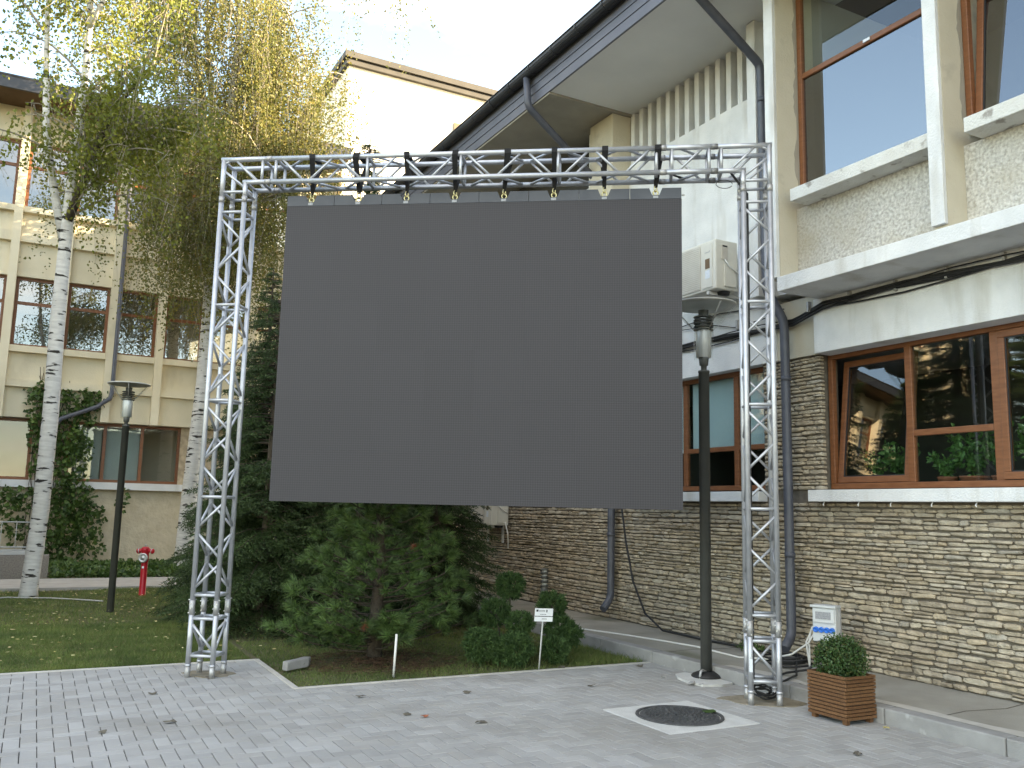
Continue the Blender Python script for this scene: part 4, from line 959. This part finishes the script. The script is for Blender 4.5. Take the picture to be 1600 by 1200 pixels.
# ------------------------------------------------------------------ ramp wall and railing by the cream building
tag(MB().box(-6, .36, 21.0, 21.35, -.1, .46).build('granite_plinth', MT['granite'], bevel=.01), 'low brown speckled plinth wall behind the birch trunk', 'wall')
rl = thing('white_railing', (-1, 21.1, .46), 'thin pale metal railing on the low plinth by the birch', 'railing')
for z in (.56, .62, 1.13): MB().tube((-6, 21.15, z), (.27, 21.15, z), .014, n=6).build('rail', MT['rail'], rl)
for k in range(24): MB().tube((.25 - k * .27, 21.15, .46), (.25 - k * .27, 21.15, 1.13), .012 if k % 4 == 0 else .007, n=6).build('baluster', MT['rail'], rl)
MB().box(-6, .2, 21.02, 21.3, .47, .54).build('coping', MT['rail'], rl)
hs = MB().path([(-.6, 16.7, .012), (-.25, 16.75, .02), (.0, 16.7, .012), (.35, 16.55, .015), (.8, 16.2, .01), (1.1, 15.9, .01)], .012, 6).build('garden_hose', MT['edging'])
tag(hs, 'pale garden hose lying in the grass at the foot of the birch', 'hose')

# ------------------------------------------------------------------ potted plants on the inner window sill
def potted(loc, r, h, kind, label):
    t = thing('potted_plant', loc, label, 'house plant', 'house plants behind the ground-floor window')
    x, y, z = loc
    MB().lathe(loc, [(0, 0), (r * .55, 0), (r * .75, .11), (r * .8, .115), (r * .8, .13), (0, .12)], 14).build('pot', MT['redbox'], t)
    n = 260; a = rng.random(n) * 2 * PI; t_ = rng.random(n) ** .7
    P = np.stack([x + r * 1.1 * t_ * np.cos(a) * (.4 + .6 * t_), y + r * 1.3 * t_ * np.sin(a), z + .13 + h * t_ * (.6 + .4 * rng.random(n))], 1)
    leaves('foliage', P, .075 if kind else .05, MT['houseplant'], t, down=.25, wide=.5)
    return t
for k, (yy, r, h, kd) in enumerate(((6.3, .13, .3, 0), (6.0, .14, .38, 1), (5.5, .12, .26, 0), (5.22, .17, .48, 1), (4.95, .12, .4, 0), (4.6, .16, .5, 1), (4.35, .12, .3, 0))):
    potted((7.66, yy, 1.882), r, h, kd, ['small leafy plant behind the tilted window sash by the frame', 'taller leafy plant behind the middle of the tilted sash', 'small plant low behind the left of the centre pane', 'largest leafy plant behind the centre pane', 'upright plant behind the right of the centre pane', 'bushy plant behind the right-hand sash', 'low plant at the right edge of the window'][k])

# ------------------------------------------------------------------ vegetation
def concat(parts):
    Vs, Fs, k = [], [], 0
    for v, f in parts: Vs.append(v); Fs.append(f + k); k += len(v)
    return np.concatenate(Vs), np.concatenate(Fs)

# birches: leaning trunks, forked limbs, weeping strands of leaves
def strands(starts, lens, step, spread):
    out = []
    for s_, L in zip(starts, lens):
        n = max(3, int(L / step)); t = (np.arange(n) + rng.random(n) * .8) / n
        dr = rng.normal(size=2) * .16
        p = np.empty((n, 3)); p[:, 0] = s_[0] + dr[0] * L * t ** 1.5; p[:, 1] = s_[1] + dr[1] * L * t ** 1.5; p[:, 2] = s_[2] - L * t
        p += rng.normal(size=(n, 3)) * spread; out.append(p)
    return np.concatenate(out)

def limb_point(path, t):
    k = t * (len(path) - 1); i = min(int(k), len(path) - 2); f = k - i
    return Vector(path[i]) * (1 - f) + Vector(path[i + 1]) * f

def birch(name, label, trunk, tr_r, limbs, nb, zlo, reach, slen, leafsize, mat, bias=(0, 0), leafstep=.05, spread=.055):
    t = thing(name, trunk[0], label, 'tree', 'birch trees')
    tp = [Vector(p) + Vector((rng.normal() * .012, rng.normal() * .012, 0)) * (i > 0) for i, p in enumerate(trunk)]
    flare = Vector(trunk[0])
    o = MB().path([flare - Vector((0, 0, .15))] + [flare + Vector((0, 0, .12))] + tp[1:], [tr_r[0] * 1.35, tr_r[0] * 1.08] + tr_r[1:], 14).build('trunk', MT['birch'], t)
    allp = [(trunk, tr_r)]
    for path, r, mt in limbs:
        MB().path(path, r, 9).build('limb', MT[mt], t); allp.append((path, r))
    starts, lens = [], []; tw = MB()
    for k in range(nb):
        path, r = allp[0] if k % 3 == 0 or len(allp) == 1 else allp[1 + rng.integers(len(allp) - 1)]
        for _ in range(20):
            b = limb_point(path, rng.random() ** .8)
            if b.z > zlo: break
        else: continue
        a = rng.random() * 2 * PI; L = reach * (.35 + .65 * rng.random())
        d = Vector((math.cos(a) + bias[0], math.sin(a) + bias[1], 0))
        rise = (.25 + .5 * rng.random()) * L
        pts = [b + d * L * u + Vector((0, 0, rise * (2 * u - 1.5 * u * u))) for u in np.linspace(0, 1, 7)]
        tw.path(pts, [.028 * (1 - u * .8) * (L / 2.5) ** .5 for u in np.linspace(0, 1, 7)], 5, caps=False)
        for q in range(int(7 + L * 6)):
            u = .2 + .8 * rng.random(); p = limb_point(pts, u)
            starts.append(np.array(p) + rng.normal(size=3) * .1); l = slen * (.3 + .7 * rng.random()); lens.append(l)
            if q % 3 == 0: tw.path([p, p + Vector((rng.normal() * .1, rng.normal() * .1, -l * .5)), p + Vector((rng.normal() * .15, rng.normal() * .15, -l))], [.005, .004, .002], 3, caps=False)
    tw.build('twigs', MT['twig'], t)
    P = strands(starts, lens, leafstep, spread)
    leaves('crown', P, leafsize, mat, t, down=.7, wide=.75)
    return t, len(P)

b1 = [(.037, 17.045, 0), (.083, 16.79, 1.4), (.104, 16.51, 3.09), (.087, 16.28, 4.57), (.069, 16.11, 5.62), (.079, 15.95, 6.57), (.08, 15.82, 7.42), (.1, 15.63, 8.48), (.11, 15.47, 9.43), (.065, 15.33, 10.5), (.05, 15.2, 12.2)]
r1 = [.13, .132, .128, .118, .102, .088, .075, .062, .05, .04, .018]
limbs1 = [([(.07, 16.1, 5.75), (-.15, 16.08, 6.6), (-.38, 16.02, 7.7), (-.47, 15.9, 8.8), (-.54, 15.75, 9.9), (-.6, 15.6, 11.5)], [.075, .065, .055, .045, .035, .015], 'birch'),
          ([(.11, 15.47, 9.4), (.3, 15.3, 9.9), (.5, 15.1, 10.4), (.7, 14.9, 11.2)], [.045, .035, .028, .012], 'birch'),
          ([(.075, 15.98, 6.2), (.25, 15.8, 6.85), (.42, 15.6, 7.55), (.62, 15.4, 8.1), (.95, 15.2, 8.6), (1.2, 15.0, 9.0)], [.075, .068, .055, .04, .028, .012], 'darkbark'),
          ([(.4, 15.62, 7.5), (.75, 15.7, 7.8), (1.0, 15.7, 8.0)], [.03, .02, .01], 'darkbark')]
nb1 = birch('birch_tree', 'birch with white leaning trunk and yellow-green leaves at the edge of the lawn', b1, r1, limbs1, 78, 6.1, 1.9, 1.0, .068, MT['leaf_green'], bias=(-.05, 0), leafstep=.042, spread=.07)
b2 = [(3.29, 23.0, 0), (3.30, 22.62, 2.31), (3.35, 22.24, 4.47), (3.30, 21.87, 6.93), (3.36, 21.56, 8.63), (3.35, 21.3, 10.24), (3.36, 20.89, 12.78), (3.32, 20.76, 13.7), (3.3, 20.6, 16.5)]
r2 = [.2, .185, .165, .15, .14, .125, .085, .07, .03]
limbs2 = [([(3.34, 21.8, 7.3), (2.7, 21.4, 8.3), (2.0, 21.0, 8.8), (1.4, 20.8, 8.7)], [.06, .045, .03, .012], 'birch'),
          ([(3.33, 21.8, 7.5), (3.9, 21.2, 8.7), (4.6, 20.8, 9.0)], [.055, .04, .014], 'birch'),
          ([(3.35, 21.35, 10.0), (2.95, 21.38, 11.2), (2.75, 21.3, 12.4), (2.6, 21.2, 14.5)], [.09, .075, .055, .02], 'birch'),
          ([(3.36, 21.35, 9.9), (3.8, 21.0, 11.2), (4.2, 20.5, 12.7), (4.6, 20.2, 14.2)], [.095, .08, .06, .02], 'birch'),
          ([(3.35, 21.6, 9.4), (2.8, 21.5, 10.8), (2.45, 21.35, 12.6), (2.4, 21.25, 14.2)], [.07, .055, .04, .015], 'birch'),
          ([(3.36, 21.5, 9.2), (4.1, 21.2, 10.4), (4.7, 20.8, 11.3), (5.1, 20.5, 12.6)], [.08, .06, .045, .015], 'birch')]
nb2 = birch('birch_tree', 'tall weeping birch with golden hanging foliage behind the left truss tower', b2, r2, limbs2, 150, 7.2, 3.0, 3.1, .062, MT['leaf_gold'], bias=(.06, -.1), leafstep=.044, spread=.055)
print('birch leaves', nb1[1], nb2[1])

# spruces
def spruce(loc, H, Rb, label, seed_mat='spruce'):
    x0, y0, z0 = loc
    t = thing('spruce_tree', loc, label, 'tree', 'spruces behind the screen')
    MB().path([(x0, y0, z0 - .1), (x0, y0, z0 + H * .5), (x0, y0, z0 + H)], [.02 + H * .016, .015 + H * .009, .008], 9).build('trunk', MT['darkbark'], t)
    br = MB(); B, D, L, W = [], [], [], []
    z = .08
    while z < H - .05:
        f = 1 - z / H; Lm = Rb * f ** .85 + .06
        for k in range(int(6 + 3 * rng.random() + 2 * f)):
            a = rng.random() * 2 * PI; l = Lm * (.7 + .4 * rng.random()); dr = Vector((math.cos(a), math.sin(a), 0)); sd2 = Vector((-dr.y, dr.x, 0))
            zz = z + rng.normal() * .04; base = Vector((x0, y0, z0 + zz)); droop = .25 + .25 * f; rise = .12
            pt = lambda u: base + dr * l * u + Vector((0, 0, l * (rise * u - droop * u * u + .12 * u ** 4)))
            br.path([pt(u) for u in (0, .35, .7, .95)], [.012, .009, .006, .002], 4, caps=False)
            m_ = max(5, int(l / .034)); us = (np.arange(m_) + rng.random(m_)) / m_; us = us[us > .22]
            for u in us:
                p = pt(u)
                for s_ in (-1, 1):
                    tl = l * (.10 + .26 * (1 - u)) * (.7 + .6 * rng.random()) + .04; tl = min(tl, .34)
                    td = (dr * .62 + sd2 * s_ * .8 + Vector((0, 0, -.28 + rng.normal() * .12))).normalized()
                    n = max(5, int(tl / .0115)); v = rng.random(n)
                    q = np.array(p)[None] + np.array(td)[None] * (tl * v)[:, None] + np.array([0, 0, -1.])[None] * (.25 * tl * v ** 2)[:, None]
                    dd = unit(np.array(td)[None] * .8 + rand_dir(n) * .75)
                    B.append(q); D.append(dd)
        z += .095 + .03 * rng.random()
    tag(br.build('limbs', MT['darkbark'], t), kind='stuff')
    B = np.concatenate(B); D = np.concatenate(D); n = len(B)
    V, F = needles(B, D, .032 + .02 * rng.random((n, 1)), .011)
    np_mesh('crown', V, F, MT[seed_mat], t)
    return n
tot = 0
tot += spruce((2.75, 12.0, 0), 4.5, 1.35, 'dark spruce just right of the left truss tower')
tot += spruce((4.3, 13.2, 0), 7.55, 1.95, 'tallest dark spruce whose tip shows above the truss beam')
tot += spruce((5.15, 11.9, 0), 4.2, 1.05, 'dark spruce by the stone wall at the right under the screen')
tot += spruce((2.85, 15.4, 0), 3.4, .85, 'farther spruce seen through the left truss tower by the birch')
tot += spruce((2.95, 13.5, 0), 5.2, 1.3, 'dark spruce standing behind the one next to the left truss tower')
tot += spruce((3.75, 11.2, 0), 3.6, 1.3, 'dark spruce directly behind the long-needled pine')
for k, (sx, sy, ssc, lab) in enumerate(((-2.9, 14.5, 1.0, 'dark spruce across the lawn, nearest of those mirrored in the ground-floor window'), (-6.0, 14.6, 1.25, 'dark spruce across the lawn, second of those mirrored in the ground-floor window'), (-9.6, 15.5, 1.35, 'dark spruce across the lawn, third of those mirrored in the ground-floor window'),
        (-5.0, 18.8, 1.4, 'dark spruce before the cream building, mirrored in the ground-floor window'), (-13.5, 15.2, 1.5, 'dark spruce across the lawn, fourth of those mirrored in the ground-floor window'), (-10.5, 20.5, 1.5, 'farther dark spruce before the cream building, mirrored in the ground-floor window'), (-17.5, 14.5, 1.6, 'dark spruce farthest across the lawn, mirrored in the ground-floor window'))):
    src = [o for o in COL.objects if o.name.startswith('spruce_tree')][1]
    c_ = copy_tree(src); c_.location = (sx, sy, 0); c_.scale = (ssc, ssc, ssc); c_.rotation_euler.z = k * 1.7; c_['label'] = lab; c_['group'] = 'spruces across the lawn'
print('spruce needles', tot)

# long-needled pine
pine = thing('pine_tree', (3.355, 9.31, 0), 'young pine with long-needled green tufts in front of the spruces', 'tree')
tk = [(3.36, 9.33, -.08), (3.35, 9.32, .4), (3.4, 9.36, 1.0), (3.38, 9.4, 1.7), (3.42, 9.42, 2.5)]
MB().path(tk, [.085, .07, .055, .04, .015], 10).build('trunk', MT['darkbark'], pine)
lb = MB(); B, D, L = [], [], []; BR_ = []
for k in range(112):
    z = .2 + 2.15 * (k / 112) ** .95; f = 1 - z / 2.9
    a = k * 2.4 + rng.normal() * .3; l = (1.05 * f + .15) * (.65 + .5 * rng.random())
    if z < .5: l *= .9
    if k % 7 == 0: z = .3 + .3 * rng.random(); a = math.atan2(-cF.y, -cF.x) + rng.normal() * .8; l = .45 + .35 * rng.random()
    dr = Vector((math.cos(a), math.sin(a), 0)); b = limb_point(tk, min(.98, (z + .08) / 2.6))
    pts = [b + dr * l * u + Vector((0, 0, l * (.02 * u + .25 * u * u) - .08 * l)) for u in (0, .3, .6, .85, 1)]
    lb.path(pts, [.012, .009, .007, .005, .003], 5, caps=False)
    tufts = [(pts[4], (pts[4] - pts[3]).normalized())]
    for u in (.3, .55, .75, .9):
        for s_ in (-1, 1):
            if rng.random() < .6:
                p = limb_point(pts, u); d2 = (dr * .6 + Vector((-dr.y, dr.x, 0)) * s_ * .75 + Vector((0, 0, .35 + rng.normal() * .15))).normalized(); e = p + d2 * l * (.12 + .12 * rng.random())
                lb.path([p, e], [.006, .004], 4, caps=False); tufts.append((e, d2))
    for p, d2 in tufts:
        n = 62; v = rng.random(n)
        q = np.array(p)[None] - np.array(d2)[None] * (v * .06)[:, None]
        dd = unit(np.array(d2)[None] * 1.0 + rand_dir(n) * .8); B.append(q); D.append(dd); L.append(.085 + .05 * rng.random((n, 1)))
        dead = rng.random() < .02
        (BR_ if dead else []).append(None)
tag(lb.build('limbs', MT['darkbark'], pine), kind='stuff')
B = np.concatenate(B); D = np.concatenate(D); L = np.concatenate(L)
D[:, 2] += -.06; V, F = needles(B, D, L, .009); np_mesh('crown', V, F, MT['pine'], pine)
for c in ((3.02, 8.72, .42), (3.62, 8.95, 1.2)):
    n = 90; dd = rand_dir(n); dd[:, 2] -= .35; dd = unit(dd); V, F = needles(np.repeat(np.array([c]), n, 0), dd, .07, .004); np_mesh('dead_tuft', V, F, MT['redbox'], pine)
print('pine needles', len(B))
n = 2300; a = rng.random(n) * 2 * PI; r = rng.random(n) ** .7
B = np.stack([3.3 + .85 * r * np.cos(a), 9.1 + .75 * r * np.sin(a), .004 + .02 * rng.random(n)], 1); B = B[(B[:, 1] > 8.1) & (B[:, 0] > 2.25)]; d = rand_dir(len(B)); d[:, 2] *= .12; d = unit(d)
V, F = needles(B, d, .09, .006); tag(np_mesh('needle_litter', V, F, MT['litter']), 'brown fallen needles under the pine', 'needle litter', kind='stuff')

# dwarf clipped spruces: clusters of needle balls
def dwarf(loc, balls, label):
    t = thing('dwarf_spruce', loc, label, 'shrub', 'dwarf spruces in the bed')
    st_ = MB(); B, D = [], []
    for (x, y, z, r) in balls:
        st_.path([(loc[0], loc[1], loc[2] - .03), (loc[0] * .5 + x * .5, loc[1] * .5 + y * .5, z * .4), (x, y, z)], [.022, .016, .008], 6, caps=False)
        nt_ = int(2300 * r * r / .06); d = rand_dir(nt_)
        lump = 1 + .13 * np.sin(d[:, 0] * 8 + x * 9) * np.sin(d[:, 1] * 7 + z * 5) + .1 * np.sin(d[:, 2] * 9 + y)
        rr = r * lump * (.75 + .25 * rng.random(nt_))
        c = np.array([x, y, z])[None] + d * rr[:, None] * np.array([1, 1, .88])
        c = c[c[:, 2] > .02]; d = d[:len(c)]
        d = unit(c - np.array([x, y, z])[None])
        d = unit(d + rand_dir(len(c)) * .55 + np.array([0, 0, .25]))
        for q in range(12):
            B.append(c + d * (.06 * rng.random((len(c), 1)))); D.append(unit(d * .8 + rand_dir(len(c)) * .8))
    st_.build('stem', MT['darkbark'], t)
    B = np.concatenate(B); D = np.concatenate(D); V, F = needles(B, D, .022 + .014 * rng.random((len(B), 1)), .0095)
    np_mesh('foliage', V, F, MT['dwarf'], t); return len(B)
nd = dwarf((4.55, 8.5, 0), [(4.78, 8.92, .77, .125), (4.56, 8.84, .49, .13), (4.27, 8.58, .2, .155), (4.57, 8.38, .17, .15), (4.70, 8.54, .4, .11), (4.42, 8.42, .12, .08)], 'clipped dwarf spruce of several green mounds left of the small sign')
nd += dwarf((5.06, 8.5, 0), [(5.16, 8.64, .57, .125), (5.17, 8.48, .32, .14), (5.02, 8.34, .15, .12), (5.31, 8.5, .26, .1)], 'rounded dwarf spruce right of the small sign')
print('dwarf needles', nd)

# ivy on the cream building
def on_wall(polys, dens, y):
    out = []
    for cx, cz, rx, rz in polys:
        n = int(dens * rx * rz * 3.1); a = rng.random(n) * 2 * PI; r = np.sqrt(rng.random(n)) * (1 + .2 * np.sin(a * 5 + cx * 7))
        out.append(np.stack([cx + rx * r * np.cos(a), np.full(n, y) - rng.random(n) * .16, cz + rz * r * np.sin(a)], 1))
    return np.concatenate(out)
ivy = thing('ivy', (.6, 24.9, 0), 'green ivy climbing the cream building behind the birch trunk', 'climbing plant')
reg = [(.02, 3.7, .38, .7), (.1, 2.9, .35, .8), (.65, 3.4, .4, .9), (.75, 2.5, .42, .9), (.8, 1.6, .5, .6), (.6, 1.0, .55, .7), (.5, .45, .6, .5), (1.1, 1.35, .4, .35), (1.15, .8, .22, .6), (1.45, .75, .16, .7), (-.4, 1.7, .45, .22), (-.35, 1.1, .22, .7), (-.7, 1.4, .14, .5), (.9, 4.25, .6, .16), (-.1, 4.3, .35, .2), (1.0, 3.9, .3, .4), (1.95, 1.65, .12, .32)]
P = on_wall(reg, 340, 24.93); P = P[(P[:, 2] > .03)]
leaves('foliage', P, .12, MT['ivy'], ivy, down=.5, wide=.85, out_dir=np.array([0, -.35, 0]))
sv = MB()
for k in range(24):
    x = -.1 + .6 * rng.random(); z = .1; pts = []
    for q in range(12):
        pts.append((x, 25.02 if z > 3.5 else 24.99, z)); x = min(.58, max(-.18, x + rng.normal() * .07)); z += .25 + .3 * rng.random()
        if z > 7.5 - abs(x) * 1.6: break
    if len(pts) > 2: sv.path(pts, .006, 4, caps=False)
sv.build('stems', MT['darkbark'], ivy)
# ground cover strip in front of the cream building
n = 7000; P = np.stack([.4 + 5.4 * rng.random(n), 20.5 + 4.3 * rng.random(n), .02 + .10 * rng.random(n)], 1)
tag(leaves('ground_cover', P, .1, MT['ivy'], None, down=-.2, wide=.8), 'low green ground cover along the foot of the cream building', 'ground cover', kind='stuff')
# weed at the wall foot
wd = thing('weed', (7.12, 7.55, .118), 'small green weed at the foot of the stone wall left of the truss tower', 'weed')
n = 240; a = rng.random(n) * 2 * PI; rr = rng.random(n)
P = np.stack([7.12 + .14 * rr * np.cos(a), 7.6 + .2 * rr * np.sin(a), .13 + .12 * (1 - rr) * rng.random(n) + .02], 1)
leaves('foliage', P, .035, MT['ivy'], wd, down=-.3, wide=.5)

# grass
def blades(n, xr, yr, h, keep):
    x = xr[0] + (xr[1] - xr[0]) * rng.random(n); y = yr[0] + (yr[1] - yr[0]) * rng.random(n)
    k = keep(x, y); x, y = x[k], y[k]; n = len(x)
    z = .012 * np.sin(x * 1.7 + y * .6) + .01 * np.sin(y * 1.3) - .02
    d = rand_dir(n); d[:, 2] = np.abs(d[:, 2]) * .6 + .75; d = unit(d)
    patch = .65 + .35 * np.sin(x * 3.1 + 1.3 * np.sin(y * 2.3)) * np.sin(y * 2.7)
    return needles(np.stack([x, y, z], 1), d, (h * (.5 + .8 * rng.random(n)) * (.6 + .5 * patch))[:, None], .0075)
bare = lambda x, y: ((x - 3.35) ** 2 / .5 + (y - 9.15) ** 2 / .3 > 1) | (rng.random(len(x)) < .4)
parts = [blades(105000, (-1.6, 2.14), (9.68, 13.2), .05, lambda x, y: y > 9.68),
         blades(62000, (-2.2, 3.2), (13.2, 18.3), .06, lambda x, y: rng.random(len(x)) < .9),
         blades(52000, (2.22, 6.0), (8.08, 11.0), .045, lambda x, y: bare(x, y) & (rng.random(len(x)) < .75)),
         blades(20000, (2.1, 6.0), (11.0, 17.0), .05, lambda x, y: x > 0),
         blades(3500, (-1.5, 2.1), (9.66, 9.78), .05, lambda x, y: x > -2), blades(2500, (5.2, 6.03), (8.08, 9.4), .09, lambda x, y: x > 0)]
V, F = concat(parts)
tag(np_mesh('grass', V, F, MT['grass']), 'short green lawn grass around the paving', 'grass', kind='stuff')
# fallen leaves on the lawn (too many to count)
n = 520; x = -1.5 + 4.2 * rng.random(n); y = 9.9 + 8.2 * rng.random(n) ** .8; P = np.stack([x, y, .018 + .02 * rng.random(n)], 1)
lf = leaves('fallen_leaves', P, .05, MT['fallen'], None, down=0, wide=.8)
me = lf.data; co_ = np.empty(len(me.vertices) * 3, np.float32); me.vertices.foreach_get('co', co_); co_ = co_.reshape(-1, 4, 3)
co_[:, :, 2] = co_[:, :1, 2] + (co_[:, :, 2] - co_[:, :1, 2]) * .25; me.vertices.foreach_set('co', co_.ravel())
tag(lf, 'yellow birch leaves scattered over the lawn', 'fallen leaves', kind='stuff')
# single dry leaves on the paving
spots_ = [(1.577, 8.752, .06, 'large grey leaf on the paving beside the left truss tower'), (2.57, 7.452, .05, 'grey leaf on the paving before the bed corner'), (3.497, 7.283, .05, 'curled leaf on the paving in front of the dwarf spruces'),
          (3.123, 6.243, .055, 'dark curled leaf in the middle of the paving'), (4.933, 8.05, .05, 'dark leaf by the edging under the sign'), (5.767, 7.829, .055, 'dark leaf on the paving near the walkway kerb'), (4.698, 7.118, .05, 'dark leaf on the paving left of the lamp post'),
          (2.70, 6.69, .04, 'small grey leaf, left of the pair in the middle paving'), (2.80, 6.58, .04, 'small reddish leaf, right of the pair in the middle paving'), (5.098, 4.44, .045, 'dry leaf on the paving at the lower right'),
          (1.01, 7.117, .05, 'dark crumpled leaf on the paving at lower left'), (1.01, 8.21, .045, 'dry leaf on the paving left of the tower foot'), (.553, 6.984, .04, 'small dark leaf lowest at the left of the paving'), (5.912, 4.867, .03, 'pale leaf before the wooden planter')]
for k, (x, y, s_, lab) in enumerate(spots_):
    pts = []; n = 9; rot = rng.random() * 6
    for q in range(n):
        a = 2 * PI * q / n; r = s_ * (.75 + .35 * rng.random()) * (1 if q % 2 else .8); pts.append((x + r * math.cos(a + rot), y + .6 * r * math.sin(a + rot), .004 + .022 * rng.random()))
    mb = MB(); c = (x, y, .012 + .012 * rng.random()); vs = pts + [c] + [(p[0], p[1], p[2] - .0025) for p in pts] + [(c[0], c[1], c[2] - .0025)]
    fs = [(q, (q + 1) % n, n) for q in range(n)] + [((q + 1) % n + n + 1, q + n + 1, 2 * n + 1) for q in range(n)] + [(q, q + n + 1, (q + 1) % n + n + 1, (q + 1) % n) for q in range(n)]
    o = mb._add(vs, fs).build('dry_leaf', MT['fallen'] if 'pale' in lab else (MT['redbox'] if 'reddish' in lab else MT['deadleaf'])); tag(o, lab, 'leaf', 'dry leaves on the paving')
